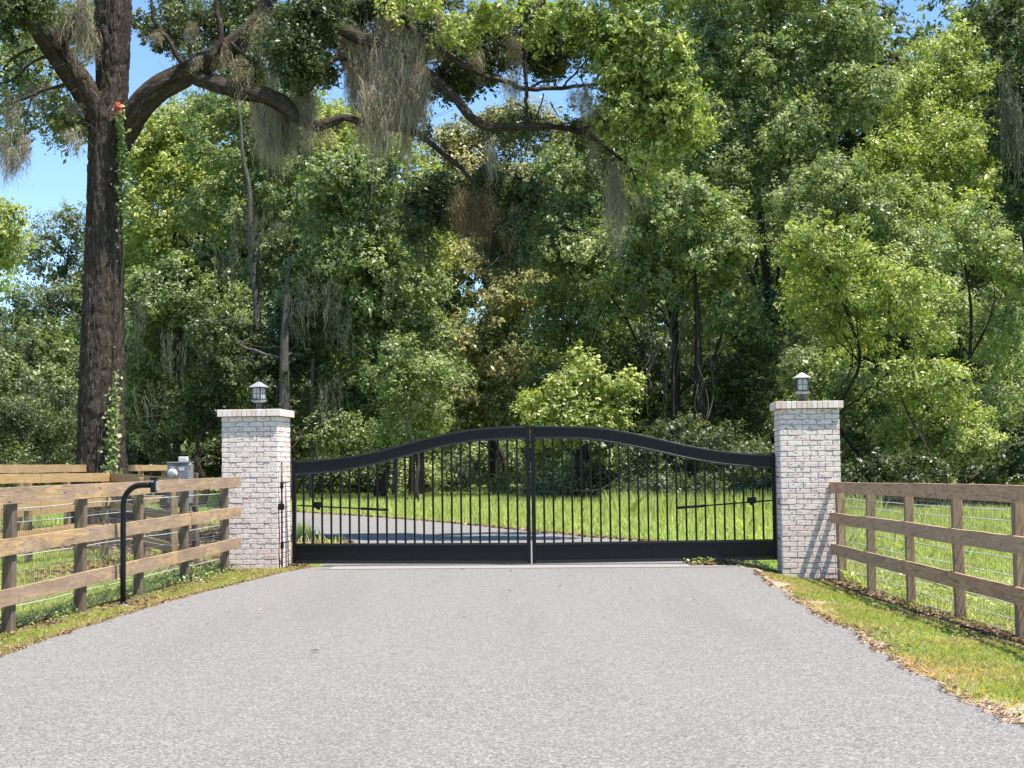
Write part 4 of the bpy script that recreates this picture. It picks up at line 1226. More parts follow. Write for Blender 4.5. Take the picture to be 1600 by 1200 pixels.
leaves_mesh('red_leaves', Ps, norm(rand_dirs(40, rg) * .6 + np.array([.3, -1, .5])), np.full(40, .075), rg.uniform(0, 1, 40), M['red_leaf'], vine, rg, .7)

# ------------------------------------------------------------------ the woodland behind the gate
# name, label, foot (px, Y), lobes (px, py, rx, ry, Y), leaf material, options
WT = woodland_tree
WG = 'trees of the woodland edge behind the gate'
# far left
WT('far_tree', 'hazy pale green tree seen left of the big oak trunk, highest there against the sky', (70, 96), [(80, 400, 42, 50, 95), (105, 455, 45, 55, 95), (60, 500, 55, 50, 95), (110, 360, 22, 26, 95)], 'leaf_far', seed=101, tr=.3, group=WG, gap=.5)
WT('far_tree', 'grey green moss hung tree at the left edge below the sky gap', (20, 84), [(20, 520, 50, 60, 84), (70, 560, 50, 60, 84), (30, 610, 55, 60, 83), (85, 640, 45, 50, 83)], 'leaf_mid', seed=102, tr=.35, group=WG, moss=[(15, 510, 18, 90, 81, 200), (60, 590, 14, 70, 81, 200), (100, 600, 14, 80, 81, 150)])
WT('far_tree', 'dark low tree behind the yellow fences at the left edge', (45, 74), [(15, 680, 50, 45, 74), (80, 690, 45, 40, 74), (40, 645, 45, 30, 74)], 'leaf_dark', seed=103, tr=.3, group=WG)
WT('young_tree', 'lime green tree poking in at the left edge against the sky', (-60, 52), [(-5, 345, 45, 35, 52), (0, 395, 36, 26, 52), (-25, 440, 25, 40, 52)], 'leaf_bright', seed=104, tr=.2, group=WG, twigs=0, limbs=False)
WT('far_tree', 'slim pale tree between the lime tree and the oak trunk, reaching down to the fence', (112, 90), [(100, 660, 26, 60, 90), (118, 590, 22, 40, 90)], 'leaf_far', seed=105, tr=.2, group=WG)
# between oak trunk and left pillar
WT('woodland_tree', 'light green feathery tree just right of the big oak trunk', (230, 76), [(225, 250, 50, 55, 76), (290, 225, 55, 60, 76), (240, 330, 60, 55, 75), (320, 310, 50, 60, 75), (215, 410, 35, 60, 74), (300, 185, 50, 38, 76), (250, 200, 40, 30, 76)], 'leaf_bright', seed=111, tr=.35, group=WG, lai=.7)
WT('woodland_tree', 'mid green tree with drooping moss low behind the oak trunk and left pillar', (255, 66), [(230, 480, 55, 60, 66), (290, 450, 60, 55, 66), (250, 570, 65, 60, 66), (225, 650, 50, 50, 66), (310, 540, 50, 60, 66)], 'leaf_mid', seed=112, tr=.35, group=WG, moss=[(210, 480, 12, 120, 63, 200), (270, 520, 14, 90, 63, 160), (240, 600, 20, 80, 63, 160)])
WT('woodland_tree', 'dark tree behind the left fence with its lowest leaves near the meter box', (300, 60), [(300, 640, 45, 50, 60), (345, 600, 30, 60, 60), (250, 695, 40, 30, 60)], 'leaf_dark', seed=113, tr=.28, group=WG, lai=.6)
WT('woodland_tree', 'tall tree with a pale grey bare trunk standing above the left pillar', (398, 62), [(350, 220, 55, 60, 65), (430, 235, 60, 55, 66), (380, 165, 65, 45, 66), (460, 180, 50, 40, 67), (330, 175, 40, 30, 67), (350, 330, 50, 55, 66), (440, 320, 50, 50, 66), (330, 430, 45, 45, 66)], 'leaf_mid', bark_m='bark_grey', seed=114, lean=False, limbs=False, tr=.36, group=WG, trunk_px=[(396, 600), (402, 500), (396, 430), (391, 370), (390, 300), (379, 240), (376, 190), (369, 150)], moss=[(420, 340, 20, 100, 62, 300), (380, 330, 12, 100, 62, 160), (350, 400, 10, 80, 62, 120)])
WT('woodland_tree', 'ivy covered tree with a short pale trunk showing above the left lantern', (446, 59), [(460, 400, 55, 40, 62), (400, 560, 42, 50, 61), (440, 600, 45, 60, 60), (475, 520, 45, 50, 61), (440, 680, 45, 40, 60), (350, 520, 42, 50, 61)], 'leaf_dark', bark_m='bark_grey', seed=115, lean=False, tr=.40, group=WG, trunk_px=[(444, 560), (446, 500), (449, 440), (452, 400)], moss=[(500, 440, 20, 110, 58, 260), (470, 460, 12, 100, 58, 120), (520, 600, 14, 70, 58, 160)], lai=.7)
WT('woodland_tree', 'dense dark green tree filling the view left of the middle of the gate', (590, 62), [(520, 300, 70, 60, 64), (590, 270, 60, 55, 64), (560, 390, 80, 60, 63), (500, 460, 60, 60, 63), (590, 500, 80, 65, 62), (520, 590, 70, 60, 61), (600, 620, 70, 55, 61), (660, 540, 50, 60, 62), (640, 440, 55, 50, 63)], 'leaf_mid', seed=116, tr=.4, group=WG, trunk_px=[(611, 620), (612, 520), (612, 450), (600, 380), (590, 300)], moss=[(530, 480, 14, 80, 59, 100), (610, 420, 10, 60, 59, 80)])
WT('woodland_tree', 'bright topped tree under the long mossy limb, left of the tan tree', (660, 70), [(530, 235, 55, 35, 70), (600, 240, 50, 30, 70), (660, 300, 55, 55, 70), (680, 390, 45, 45, 69), (560, 210, 70, 35, 71), (620, 190, 50, 30, 71), (500, 190, 45, 30, 71)], 'leaf_bright', seed=117, tr=.3, group=WG, lai=.7)
WT('woodland_tree', 'leafy tree with pale low sprays just above the left gate leaf', (655, 56), [(560, 680, 55, 35, 57), (640, 650, 55, 50, 57), (670, 590, 45, 45, 57), (500, 670, 45, 40, 57), (610, 575, 45, 38, 57)], 'leaf_mid', seed=118, tr=.14, group=WG, lai=.7)
# tan tree in the middle
WT('flowering_tree', 'tan flowered tree in the middle behind the gate, a scrap of sky beside its crown', (780, 72), [(795, 465, 48, 42, 66), (775, 555, 58, 55, 66), (725, 620, 50, 50, 66), (800, 625, 48, 45, 65), (735, 540, 36, 38, 66), (700, 655, 32, 40, 66), (745, 405, 45, 30, 67), (825, 430, 36, 34, 67)], 'leaf_tan', seed=121, tr=.25, group=WG, lai=.75)
WT('flowering_tree', 'yellow tan treetop far behind the mossy limb, lit against the sky', (790, 92), [(800, 195, 62, 34, 92), (730, 210, 45, 35, 92), (845, 215, 45, 30, 92), (760, 265, 70, 40, 92), (690, 250, 50, 45, 92), (740, 300, 60, 50, 92), (830, 300, 60, 50, 92)], 'leaf_tan', seed=122, tr=.2, group=WG, lai=.7, gap=.55)
WT('woodland_tree', 'mid green tree rising right of the tan tree', (905, 64), [(890, 300, 60, 55, 66), (850, 370, 50, 55, 65), (920, 400, 65, 60, 64), (870, 480, 50, 55, 64), (910, 250, 55, 45, 66), (980, 230, 50, 50, 66), (940, 500, 60, 55, 63), (860, 590, 45, 50, 63), (800, 540, 22, 40, 66)], 'leaf_mid', seed=123, tr=.35, group=WG)
WT('woodland_tree', 'far tree filling in behind the tan tree, dull green', (720, 100), [(700, 480, 45, 22, 100), (800, 420, 60, 50, 100), (660, 560, 60, 70, 100), (770, 660, 90, 50, 100), (850, 660, 60, 60, 100), (860, 330, 70, 55, 100), (640, 380, 60, 60, 100), (930, 300, 60, 60, 100), (700, 400, 60, 40, 100), (760, 350, 70, 50, 100), (780, 500, 50, 30, 100)], 'leaf_mid', seed=124, tr=.4, group=WG, lai=.7)
WT('shrub', 'bright yellow green shrub standing in the sun just behind the gate centre', (905, 54), [(905, 600, 50, 38, 54), (860, 640, 48, 34, 54), (955, 605, 42, 26, 54), (910, 650, 60, 30, 54), (850, 675, 45, 20, 54), (905, 565, 26, 20, 54)], 'leaf_bright', cat='shrub', seed=125, tr=.12, lai=.6, puff=.5)
# right of the middle
WT('woodland_tree', 'broad tree right of the gate centre with bare vines hanging in its shade', (1058, 58), [(1000, 380, 60, 50, 60), (1060, 330, 65, 55, 60), (1010, 300, 60, 40, 62), (1120, 380, 60, 50, 59), (1050, 440, 70, 45, 59), (960, 470, 50, 45, 60), (1140, 480, 55, 50, 58)], 'leaf_mid', seed=131, tr=.4, group=WG, trunk_px=[(1056, 620), (1055, 520), (1050, 440), (1050, 340)], lai=.75)
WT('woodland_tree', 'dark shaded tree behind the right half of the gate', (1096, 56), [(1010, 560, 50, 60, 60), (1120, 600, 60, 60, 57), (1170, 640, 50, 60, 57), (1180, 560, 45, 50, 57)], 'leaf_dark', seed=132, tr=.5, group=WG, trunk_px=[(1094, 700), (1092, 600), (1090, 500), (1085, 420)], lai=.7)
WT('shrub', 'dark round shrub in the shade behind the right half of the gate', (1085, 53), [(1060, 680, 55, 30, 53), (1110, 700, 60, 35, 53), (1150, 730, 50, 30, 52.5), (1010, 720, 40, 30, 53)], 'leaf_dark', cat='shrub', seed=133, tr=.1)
WT('woodland_tree', 'very tall pale green tree reaching the top of the picture right of the oak branches', (1180, 66), [(1140, 60, 70, 60, 68), (1210, 100, 70, 65, 67), (1290, 60, 70, 60, 67), (1150, 180, 70, 60, 67), (1240, 200, 60, 50, 66), (1330, 150, 60, 60, 66), (1190, 280, 70, 50, 66), (1100, 250, 45, 50, 67), (1345, 60, 45, 50, 67), (1200, -30, 150, 50, 68), (1110, 100, 40, 70, 68)], 'leaf_mid', seed=134, tr=.5, group=WG, lai=.75)
WT('woodland_tree', 'tall yellow green tree on the right below the gap of sky', (1470, 70), [(1470, 110, 50, 55, 72), (1430, 160, 50, 55, 71), (1530, 130, 45, 50, 71), (1490, 220, 65, 60, 70), (1400, 260, 60, 55, 69), (1540, 260, 50, 60, 69), (1460, 330, 70, 50, 68), (1500, 70, 38, 34, 72)], 'leaf_bright', seed=135, tr=.45, group=WG, lai=.75)
WT('woodland_tree', 'mid green tree filling between the tall pale tree and the rounded bright tree', (1330, 60), [(1290, 290, 60, 45, 60), (1360, 330, 60, 50, 60), (1240, 330, 50, 40, 60), (1430, 400, 60, 45, 59), (1150, 360, 40, 40, 59)], 'leaf_mid', seed=136, tr=.4, group=WG)
WT('woodland_tree', 'dark tree with hanging moss at the upper right edge', (1665, 50), [(1590, 60, 40, 70, 50), (1575, 180, 32, 70, 50), (1600, 300, 35, 70, 50), (1640, 150, 60, 120, 50), (1555, 25, 26, 26, 50)], 'leaf_dark', seed=137, tr=.16, group=WG, moss=[(1580, 160, 9, 110, 43.5, 500), (1568, 110, 5, 70, 43.5, 160)])
WT('woodland_tree', 'shaded tree with black twisting limbs at the right edge', (1500, 54), [(1520, 370, 50, 50, 56), (1580, 420, 50, 60, 55), (1560, 520, 55, 60, 55), (1590, 620, 45, 60, 54), (1470, 470, 40, 50, 57)], 'leaf_mid', seed=138, tr=.25, group=WG, lai=.7)
WT('woodland_tree', 'rounded bright green tree swelling out above the right pillar and fence', (1340, 46), [(1290, 400, 55, 50, 46), (1350, 430, 65, 55, 45.5), (1420, 470, 60, 50, 45.5), (1270, 470, 55, 50, 46), (1340, 510, 75, 50, 45), (1450, 530, 50, 35, 45.5), (1250, 385, 35, 40, 46.5), (1300, 360, 40, 30, 46.5)], 'leaf_bright', seed=139, tr=.16, group=WG, lai=.62, leaf=6.4)
WT('woodland_tree', 'green tree low behind the right pillar and lantern', (1290, 44), [(1260, 580, 45, 45, 46), (1330, 600, 50, 50, 45), (1370, 660, 50, 50, 44), (1250, 650, 40, 50, 46), (1320, 700, 40, 40, 44)], 'leaf_mid', seed=140, tr=.14, group=WG)
WT('woodland_tree', 'bushy tree with outstretched pale boughs behind the far end of the right fence', (1470, 42), [(1470, 600, 50, 40, 42), (1420, 670, 50, 45, 42), (1490, 690, 55, 35, 41.5), (1540, 700, 45, 35, 41.5), (1500, 650, 35, 25, 42), (1400, 590, 34, 34, 42.5)], 'leaf_bright', seed=141, tr=.12, group=WG, lai=.7)
WT('shrub', 'dark shrub hiding the foot of the woods behind the right fence', (1520, 41), [(1370, 740, 50, 28, 43), (1450, 740, 50, 25, 42), (1560, 740, 60, 25, 41.5), (1600, 700, 30, 45, 42), (1310, 745, 40, 25, 44)], 'leaf_dark', cat='shrub', seed=142, tr=.08)
# undergrowth behind the gate, one bush each
rs = random.Random(9)
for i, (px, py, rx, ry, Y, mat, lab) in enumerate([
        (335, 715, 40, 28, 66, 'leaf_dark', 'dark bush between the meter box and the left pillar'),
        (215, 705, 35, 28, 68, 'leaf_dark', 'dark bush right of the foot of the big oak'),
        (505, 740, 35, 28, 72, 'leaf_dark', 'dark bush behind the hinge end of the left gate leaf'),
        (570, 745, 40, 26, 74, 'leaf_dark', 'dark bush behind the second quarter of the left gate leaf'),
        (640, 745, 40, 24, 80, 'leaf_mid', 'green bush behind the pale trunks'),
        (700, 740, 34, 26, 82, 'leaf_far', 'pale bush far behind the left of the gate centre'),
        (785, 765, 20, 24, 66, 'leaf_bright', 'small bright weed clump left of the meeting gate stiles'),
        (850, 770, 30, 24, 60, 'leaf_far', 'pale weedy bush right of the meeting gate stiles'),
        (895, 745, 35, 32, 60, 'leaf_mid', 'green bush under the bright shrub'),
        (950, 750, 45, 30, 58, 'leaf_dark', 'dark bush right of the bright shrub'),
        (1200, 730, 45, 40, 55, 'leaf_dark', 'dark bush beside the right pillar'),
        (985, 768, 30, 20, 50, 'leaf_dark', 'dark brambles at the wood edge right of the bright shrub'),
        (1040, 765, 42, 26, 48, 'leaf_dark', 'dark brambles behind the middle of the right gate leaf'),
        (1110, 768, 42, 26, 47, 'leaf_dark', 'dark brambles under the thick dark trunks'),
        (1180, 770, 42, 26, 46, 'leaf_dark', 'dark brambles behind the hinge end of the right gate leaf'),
        (1345, 778, 36, 24, 45, 'leaf_dark', 'added dark bush for the shaded grass just right of the right pillar'),  # four dark bushes added in place of grass lying in shade
        (1415, 780, 42, 24, 44, 'leaf_dark', 'added dark bush for the shaded grass behind the second bay of the right fence'),
        (1490, 782, 42, 24, 43, 'leaf_dark', 'added dark bush for the shaded grass behind the third bay of the right fence'),
        (1570, 783, 46, 24, 43, 'leaf_dark', 'added dark bush for the shaded grass behind the nearest bay of the right fence'),
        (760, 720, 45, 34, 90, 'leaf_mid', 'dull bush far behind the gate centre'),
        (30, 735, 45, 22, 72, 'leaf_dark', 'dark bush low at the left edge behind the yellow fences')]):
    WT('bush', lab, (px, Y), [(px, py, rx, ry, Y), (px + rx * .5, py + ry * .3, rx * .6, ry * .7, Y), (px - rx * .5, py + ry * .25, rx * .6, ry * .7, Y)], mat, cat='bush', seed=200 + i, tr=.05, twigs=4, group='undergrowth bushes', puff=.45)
# bare trunks standing at the edge of the wood
def stand(label, px, Y, pts, r, mat='bark_grey', name='bare_trunk', cat='tree trunk', dead=4, seed=0):
    rs = random.Random(seed + int(px))
    b = P(px, 728, Y); root_o = np.array([b.x, b.y, float(gz(b.x, b.y))])
    mb = MB()
    st = [np.array([0, 0, -.3])] + [np.array(P(a, c, Y)) - root_o for a, c in pts]
    k = Y / FPX
    limb(mb, st, [r * k * 1.25] + [r * k * (1 - .45 * i / len(pts)) for i in range(len(pts))], 10, 6, .015, rs)
    for j in range(dead):
        s = st[rs.randrange(1, len(st))]; sg = rs.choice((-1, 1))
        e = s + np.array([sg * rs.uniform(.5, 1.4), rs.gauss(0, .4), rs.uniform(-.4, .5)])
        limb(mb, [s, (s + e) / 2 + np.array([0, 0, .12]), e, e + np.array([sg * .3, 0, rs.uniform(-.5, .3)])], [r * k * .25, .03, .02, .008], 5, 4)
    o = mb.build(name, M[mat]); o.location = tuple(root_o)
    return tag(o, label, cat, 'bare trunks at the wood edge')
stand('pale straight trunk seen through the left gate leaf, the widest of them', 656, 66, [(657, 780), (657, 740), (656, 700), (655, 640), (654, 560)], 6.5, seed=1)
stand('slim grey trunk seen through the left gate leaf, left of the widest one', 616, 68, [(616, 770), (617, 720), (617, 640), (616, 560)], 4.2, seed=2, dead=1)
stand('thin leaning brown trunk left of the gate centre, behind the left leaf', 776, 74, [(776, 760), (775, 720), (777, 690), (772, 650), (765, 600)], 2.6, 'bark_far', seed=3)
stand('black shaded trunk in the gloom left of the widest pale trunk', 640, 72, [(643, 770), (643, 720), (641, 620)], 5, 'bark_far', seed=4, dead=0)
stand('dark thick trunk behind the tan tree near the gate centre', 775, 84, [(768, 760), (770, 700), (760, 620), (750, 540)], 7, 'bark_far', seed=5, dead=3)
stand('dark forked trunk behind the left of the right gate leaf', 902, 58, [(902, 790), (903, 750), (900, 700), (898, 640)], 5, 'bark_far', seed=6, dead=3)
stand('grey snag with crooked bare arms above the left lantern', 487, 60, [(487, 760), (487, 700), (487, 620), (489, 560)], 4.2, 'bark_grey', seed=7, dead=2)
stand('leaning dead pole crossing the green left of the left lantern', 345, 61, [(395, 470), (385, 330), (345, 285), (290, 225)], 2.2, 'bark_grey', seed=8, dead=5) if False else None
# hanging bare vines in the shade right of the gate centre
for i, (px, lab) in enumerate([(1010, 'bare looping vine hanging left of the dark trunks'), (1050, 'tangle of bare vines hanging in front of the dark trunks'), (1078, 'long bare vine hanging right of the dark trunks')]):
    b = P(px, 728, 55.5); oo_ = np.array([b.x, b.y, 0.0]); mb = MB(); rs = random.Random(300 + i)
    for j in range(5):
        x0 = px + rs.gauss(0, 9); y = rs.uniform(455, 500); pts = []
        while y < 650 + rs.uniform(-40, 40):
            pts.append(np.array(P(x0, y, 55.5 + rs.gauss(0, .1))) - oo_); x0 += rs.gauss(0, 7); y += rs.uniform(22, 36)
        limb(mb, pts, [.022] * len(pts), 4, 4)
    o = mb.build('hanging_vine', M['twig']); o.location = tuple(oo_); tag(o, lab, 'vine', 'bare vines hanging in the shade')

# ---- depth of the wood: trees standing further in, each a copy of one of four ------------------
protos = []
for i, (mat, sd_) in enumerate([('leaf_mid', 401), ('leaf_dark', 402), ('leaf_mid', 403), ('leaf_dark', 404)]):
    # built at 95 m in front of the camera, then moved
    r = WT('deep_wood_tree', 'tree', (800, 95), [(800, 420, 90, 60, 95), (740, 480, 80, 60, 95), (860, 490, 80, 60, 95), (800, 560, 100, 60, 95), (790, 350, 70, 50, 95), (850, 640, 70, 50, 95), (740, 650, 70, 50, 95)], mat, seed=sd_, tr=.35, twigs=0, lai=.55, leaf=5.0, gap=.45, group='trees deeper in the wood')
    protos.append(r)
deep = [(-40, 118, .75, 'far left, behind the lime green tree'), (70, 126, .72, 'left of the oak trunk'), (175, 96, .95, 'directly behind the oak trunk'), (275, 92, 1.15, 'behind the light feathery tree'), (365, 90, 1.25, 'behind the pale bare trunk'),
        (460, 86, 1.2, 'behind the ivy covered tree'), (560, 84, 1.15, 'behind the dense dark tree'), (655, 110, 1.2, 'left behind the tan tree'), (905, 96, 1.2, 'right behind the tan tree'), (990, 82, 1.15, 'behind the broad vine hung tree'),
        (1080, 78, 1.5, 'right of the oak branches'), (1170, 84, 1.6, 'behind the very tall pale tree'), (1270, 80, 1.7, 'in the shade above the right lantern'), (1350, 84, 1.45, 'behind the rounded bright tree'), (1455, 86, 1.15, 'below the gap of sky'), (1580, 74, 1.5, 'behind the right edge tree'), (1640, 70, 1.2, 'just past the right edge')]
wy = [(780, 130, .55, 'low and far behind the gate centre'), (1210, 66, .62, 'low behind the right pillar'), (1420, 62, .6, 'low behind the right fence'), (1540, 60, .6, 'low at the right end of the fence'), (1110, 70, .62, 'low behind the right gate leaf'), (520, 76, .6, 'low behind the left gate leaf'), (360, 78, .6, 'low behind the left pillar')]
for i, (px, Y, s, where) in enumerate(deep + wy):
    o = protos[i % 4] if i < 4 else copy_tree(protos[(i * 7 + i // 4) % 4])
    b = P(px, 728, Y); o.location = (b.x, b.y, 0); o.scale = (s, s, s); o.rotation_euler = (0, 0, (i * 2.4) % 6.28)
    o['label'] = 'shaded green woodland tree standing ' + where

rg = np.random.default_rng(66)
LB = []
for i in range(46):
    px = -420 + i * 55; Y = 135 + 14 * (i % 3)
    c = P(px, 640 - 45 * ((i * 7) % 5) / 4, Y); LB.append((np.array(c), (4.6, 4, 5.5)))
    c = P(px + 20, 715, Y); LB.append((np.array(c), (4.6, 4, 3.5)))
pos, nrm, tint = crown_points(LB, .75 * .785 / (.26 * .36), 1.5, rg, .6, .55)
tag(leaves_mesh('distant_woods', pos, nrm, np.full(len(pos), .6), tint, M['leaf_mid'], None, rg), 'dull green mass of woods closing the view far behind the trees', kind='stuff', cat='woods')

# ------------------------------------------------------------------ grass, weeds and litter
def blades(name, x, y, h, w, tint, mat, label, rg, lean=.35, z=None):
    n = len(x)
    if z is None: z = gz(x, y) - .004
    a = rg.uniform(0, 2 * np.pi, n); ca, sa = np.cos(a), np.sin(a)
    b = rg.uniform(0, 2 * np.pi, n); ln = np.abs(rg.normal(0, lean, n)) * h
    V = np.empty((n, 5, 3))
    V[:, 0] = np.stack([x - ca * w * .5, y - sa * w * .5, z], 1)
    V[:, 1] = np.stack([x + ca * w * .5, y + sa * w * .5, z], 1)
    mx, my = x + np.cos(b) * ln * .35, y + np.sin(b) * ln * .35
    V[:, 2] = np.stack([mx + ca * w * .42, my + sa * w * .42, z + h * .55], 1)
    V[:, 3] = np.stack([x + np.cos(b) * ln, y + np.sin(b) * ln, z + h * (1 - .25 * np.minimum(1, ln / h))], 1)
    V[:, 4] = np.stack([mx - ca * w * .42, my - sa * w * .42, z + h * .55], 1)
    o = np_mesh(name, V, 5, np.repeat(np.clip(tint, 0, 1), 5), M[mat])
    return tag(o, label, kind='stuff', cat='grass')
def region(n, x0, x1, y0, y1, rg, power=1.0):
    return rg.uniform(x0, x1, n), y0 + (y1 - y0) * rg.uniform(0, 1, n) ** power
def off_road(x, y, m=0.0):
    return (x < road_l(y) + jag_l(y) - m) | (x > road_r(y) + jag_r(y) + m)
rg = np.random.default_rng(71)
# right verge
n = 230000
x, y = region(n, 2.6, 5.2, 7.8, 24.4, rg, 1.2)
e = road_r(y) + jag_r(y)
f = FRX(y)
dn = fbm(x * 1.6, y * 1.6, 0, 50, 3)
d = (x - e)
k = (d > .0) & (x < f + .3) & (rg.uniform(0, 1, n) < np.clip(.10 + d * 2.6, 0, 1) * (.20 + .95 * sstep(.36, .56, dn)) * np.where(x > f - .28, .22, 1)) & ~((np.abs(x - prx) < .52) & (y > 22.1) & (y < 23.4)) & ~((y > 22.2) & (y < 24.4) & (x > 4.0))
x, y, dn, d = x[k], y[k], dn[k], d[k]
edge_dry = np.exp(-d / .25)
blades('verge_grass', x, y, rg.uniform(.018, .055, len(x)) * (1 + .5 * dn), rg.uniform(.0035, .007, len(x)), .28 + .75 * (fbm(x * .9, y * .9, 0, 60, 3) - .3) + rg.normal(0, .17, len(x)) - edge_dry * .35, 'grass_verge', 'short yellow green grass on the right verge', rg, .9)
# left verge
n = 150000
x, y = region(n, -5.1, -2.6, 10.5, 23.4, rg, 1.2)
e = road_l(y) + jag_l(y); f = FLX(y); d = e - x
dn = fbm(x * 1.9, y * 1.9, 0, 52, 3)
k = (d > .0) & (x > f - .15) & (rg.uniform(0, 1, n) < np.clip(.3 + d * 5, 0, 1) * (.35 + .8 * sstep(.33, .52, dn)) * np.where(x < f + .1, .4, 1)) & ~((np.abs(x - plx) < .52) & (y > 23.1) & (y < 24.3))
x, y, dn, d = x[k], y[k], dn[k], d[k]
blades('verge_grass', x, y, rg.uniform(.018, .055, len(x)) * (1 + .5 * dn), rg.uniform(.0035, .007, len(x)), .42 + .6 * (dn - .45) + rg.normal(0, .17, len(x)) - np.exp(-d / .15) * .3, 'grass_verge', 'short grass on the left verge below the keypad post', rg, .9)
# left paddock
n = 150000
x, y = region(n, -11.5, -4.3, 12.5, 28.5, rg)
k = (x < FLX(y) - .06) & (rg.uniform(0, 1, n) < (.25 + .75 * sstep(.38, .55, fbm(x * .8, y * .8, 0, 54, 3))) * (1 - .8 * sstep(21, 22.5, y) * (x > -7.2))) & (x > -.36 * y - 1.5)
x, y = x[k], y[k]
blades('paddock_grass', x, y, rg.uniform(.05, .14, len(x)), rg.uniform(.006, .012, len(x)), rg.normal(.62, .15, len(x)), 'grass', 'bright green grass in the paddock behind the left fence', rg, .6)
# right paddock
n = 330000
x, y = region(n, 4.2, 18, 12.5, 50, rg, 1.5)
k = (x > FRX(y) + .04) & (x < .36 * y + 1.5) & ((x > 4.75) | (y < 22) | (y > 23.6)) & (rg.uniform(0, 1, n) < .35 + .65 * sstep(.35, .55, fbm(x * .7, y * .7, 0, 56, 3)))
x, y = x[k], y[k]
hh = rg.uniform(.05, .16, len(x)) * (1 + 1.8 * sstep(17, 30, y)) * (.6 + .8 * fbm(x * .6, y * .6, 0, 58, 2))
blades('paddock_grass', x, y, hh, rg.uniform(.007, .014, len(x)) * (1 + y / 40), rg.normal(.62, .15, len(x)), 'grass', 'lush green grass in the paddock behind the right fence', rg, .6)
# field behind the gate
n = 420000
x, y = region(n, -22, 12, 23.3, 100, rg, 1.3)
h0 = .10 + .28 * sstep(27, 40, y)
k = off_road(x, y, .15) & (np.abs(x) < .36 * y + 2) & ~((x < -5) & (y < 43) & (y > 22) & (rg.uniform(0, 1, n) < .96)) & ~((x < -3) & (y < 35) & (rg.uniform(0, 1, n) < .75)) & (rg.uniform(0, 1, n) < .5 + .5 * sstep(.35, .55, fbm(x * .5, y * .5, 0, 59, 3))) & ~((np.abs(x - plx) < .52) & (y < 24.3)) & ~((np.abs(x - prx) < .5) & (y < 23.4)) & ~((x < 4.1) & (y < 24.0) & (x > -3.6) & (x < 2.9))
x, y = x[k], y[k]
hh = (.08 + .30 * sstep(26, 38, y)) * rg.uniform(.5, 1.15, len(x)) * np.clip(.4 + np.minimum(x - road_r(y), 3) * .4, .35, 1.1) ** np.where(x > road_r(y), 1, 0)
hh = np.where(y > 70, hh * .6, hh)
blades('field_grass', x, y, hh, rg.uniform(.010, .02, len(x)) * (1 + y / 60), rg.normal(.66, .14, len(x)), 'grass', 'tall bright green grass growing behind the gate', rg, .3)
# tall seed heads in front of the wood, right of the gate centre
n = 5200
x = rg.uniform(2.6, 9.5, n); y = rg.uniform(39, 46, n)
blades('tall_weeds', x, y, rg.uniform(.35, .95, n), rg.uniform(.018, .03, n), rg.normal(.55, .12, n), 'grass', 'tall pale seed grass at the foot of the wood on the right', rg, .35)
# low weeds along the fences
def clump_leaves(name, spots, mat, label, rg, size=.05):
    Ps, Ns = [], []
    for (x, y, r, h, n) in spots:
        a = rg.normal(0, 1, (n, 2)) * r * .5
        z = gz(x + a[:, 0], y + a[:, 1]) + .02 + rg.uniform(0, 1, n) ** 1.3 * h
        Ps.append(np.stack([x + a[:, 0], y + a[:, 1], z], 1))
        Ns.append(norm(rand_dirs(n, rg) * .7 + np.array([0, -.2, 1.0])))
    p = np.concatenate(Ps); q = np.concatenate(Ns)
    o = leaves_mesh(name, p, q, np.full(len(p), size), rg.normal(.5, .2, len(p)), M[mat], None, rg, .6)
    return tag(o, label, kind='stuff', cat='weeds')
sp = []
for i in range(70):
    yy = rg.uniform(14, 23); sp.append((FLX(yy) - rg.uniform(-.05, .5), yy, .14, .09, 22))
for i in range(50):
    yy = rg.uniform(19.5, 23); sp.append((FLX(yy) - rg.uniform(-.05, 1.5), yy, .2, .13, 42))
clump_leaves('ground_weeds', sp, 'leaf_oak', 'low leafy weeds along the foot of the left fence', rg, .045)
sp = []
for i in range(90):
    yy = rg.uniform(13, 24); sp.append((FRX(yy) + rg.uniform(.05, 1.6), yy, .2, .2, 60))
clump_leaves('ground_weeds', sp, 'leaf_bright', 'low leafy weeds behind the right fence', rg, .05)
sp = []
for i in range(26):
    sp.append((rg.uniform(2.7, 3.75), rg.uniform(22.9, 24.2), .16, .10, 60))
clump_leaves('ground_weeds', sp, 'leaf_bright', 'bright weeds under the hinge end of the right gate leaf', rg, .045)

def litter(name, x, y, label, rg, size=(.035, .075), zoff=.006):
    n = len(x)
    z = np.maximum(gz(x, y), np.where((x > road_l(y)) & (x < road_r(y)), .004, -9)) + zoff + rg.uniform(0, .02, n)
    nr = norm(rand_dirs(n, rg) * .55 + np.array([0, 0, 1.0]))
    o = leaves_mesh(name, np.stack([x, y, z], 1), nr, rg.uniform(size[0], size[1], n), rg.uniform(0, 1, n), M['litter'], None, rg, .5)
    return tag(o, label, kind='stuff', cat='leaf litter')
n = 9000
y = 12 + 11.2 * rg.uniform(0, 1, n); x = FRX(y) + rg.normal(.0, .22, n)
k = ~((np.abs(x - prx) < .45) & (y > 22.2)); litter('leaf_litter', x[k], y[k], 'brown dead leaves drifted along the right fence', rg)
n = 6500
y = 12.4 + 11 * rg.uniform(0, 1, n); x = FLX(y) + rg.normal(-.02, .20, n) + .35 * sstep(20, 23, y) * rg.uniform(0, 1.3, n)
k = ~((np.abs(x - plx) < .45) & (y > 23.1)) ; litter('leaf_litter', x[k], y[k], 'dry tan leaves along the left fence and pillar foot', rg)
n = 4200
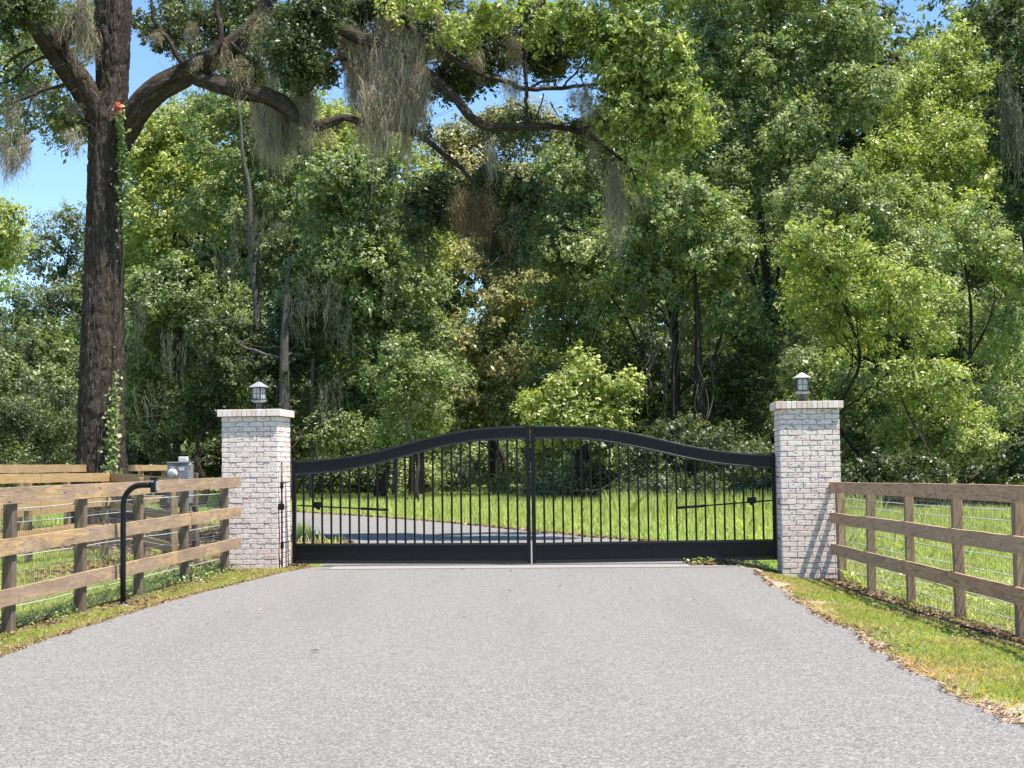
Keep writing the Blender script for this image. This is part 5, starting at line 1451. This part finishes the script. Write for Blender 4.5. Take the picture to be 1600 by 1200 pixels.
y = 8 + 15 * rg.uniform(0, 1, n); x = road_r(y) + jag_r(y) + np.abs(rg.normal(0, .16, n)) - .03
litter('leaf_litter', x, y, 'dry tan leaves and straw along the right edge of the driveway', rg, (.02, .045), .003)
n = 3500
y = 11 + 12.5 * rg.uniform(0, 1, n); x = road_l(y) + jag_l(y) - np.abs(rg.normal(0, .10, n)) + .02
litter('leaf_litter', x, y, 'dry tan leaves along the left edge of the driveway', rg, (.02, .045), .003)
n = 42000
y = 20.5 + 22 * rg.uniform(0, 1, n); x = -16 + 12.8 * rg.uniform(0, 1, n)
k = (x < np.where(y < 23, FLX(y), -3.2)) & off_road(x, y) & ((y > 27) | (x > -7.4)) & ~((np.abs(x - plx) < .45) & (y < 24.1)); litter('leaf_litter', x[k], y[k], 'brown dead leaves on the shaded ground under the big oak', rg, (.05, .11))
n = 26
y = 12 + 11 * rg.uniform(0, 1, n); x = rg.uniform(-3.3, 2.8, n)
litter('fallen_leaves', x, y, 'a few stray dry leaves lying on the driveway', rg, (.03, .06), .004)
# brush pile: dead sticks on the ground under the big oak
mb = MB(); rs = random.Random(5)
for k in range(170):
    sx, sy = rs.uniform(-13, -5.5), rs.uniform(28, 36); a = rs.uniform(0, 6.28); ln = rs.uniform(.3, 1.3)
    limb(mb, [(sx, sy, .03), (sx + math.cos(a) * ln * .5, sy + math.sin(a) * ln * .5, .06 + rs.random() * .12), (sx + math.cos(a + .2) * ln, sy + math.sin(a + .2) * ln, .03 + rs.random() * .2)], [.016, .012, .006], 4, 2)
tag(mb.build('fallen_sticks', M['twig']), 'dead sticks strewn on the shaded ground under the big oak', kind='stuff', cat='sticks')
n = 4200
y = rg.uniform(22.7, 25.0, n); x = 2.6 + 1.4 * rg.uniform(0, 1, n)
litter('leaf_litter', x, y, 'tan leaves under the hinge end of the right gate leaf', rg)
n = 5000
t = rg.uniform(24.2, 60, n); x = road_r(t) + np.abs(rg.normal(0, .25, n)); litter('leaf_litter', x, t, 'dry leaves along the far edge of the driveway behind the gate', rg, (.06, .13))
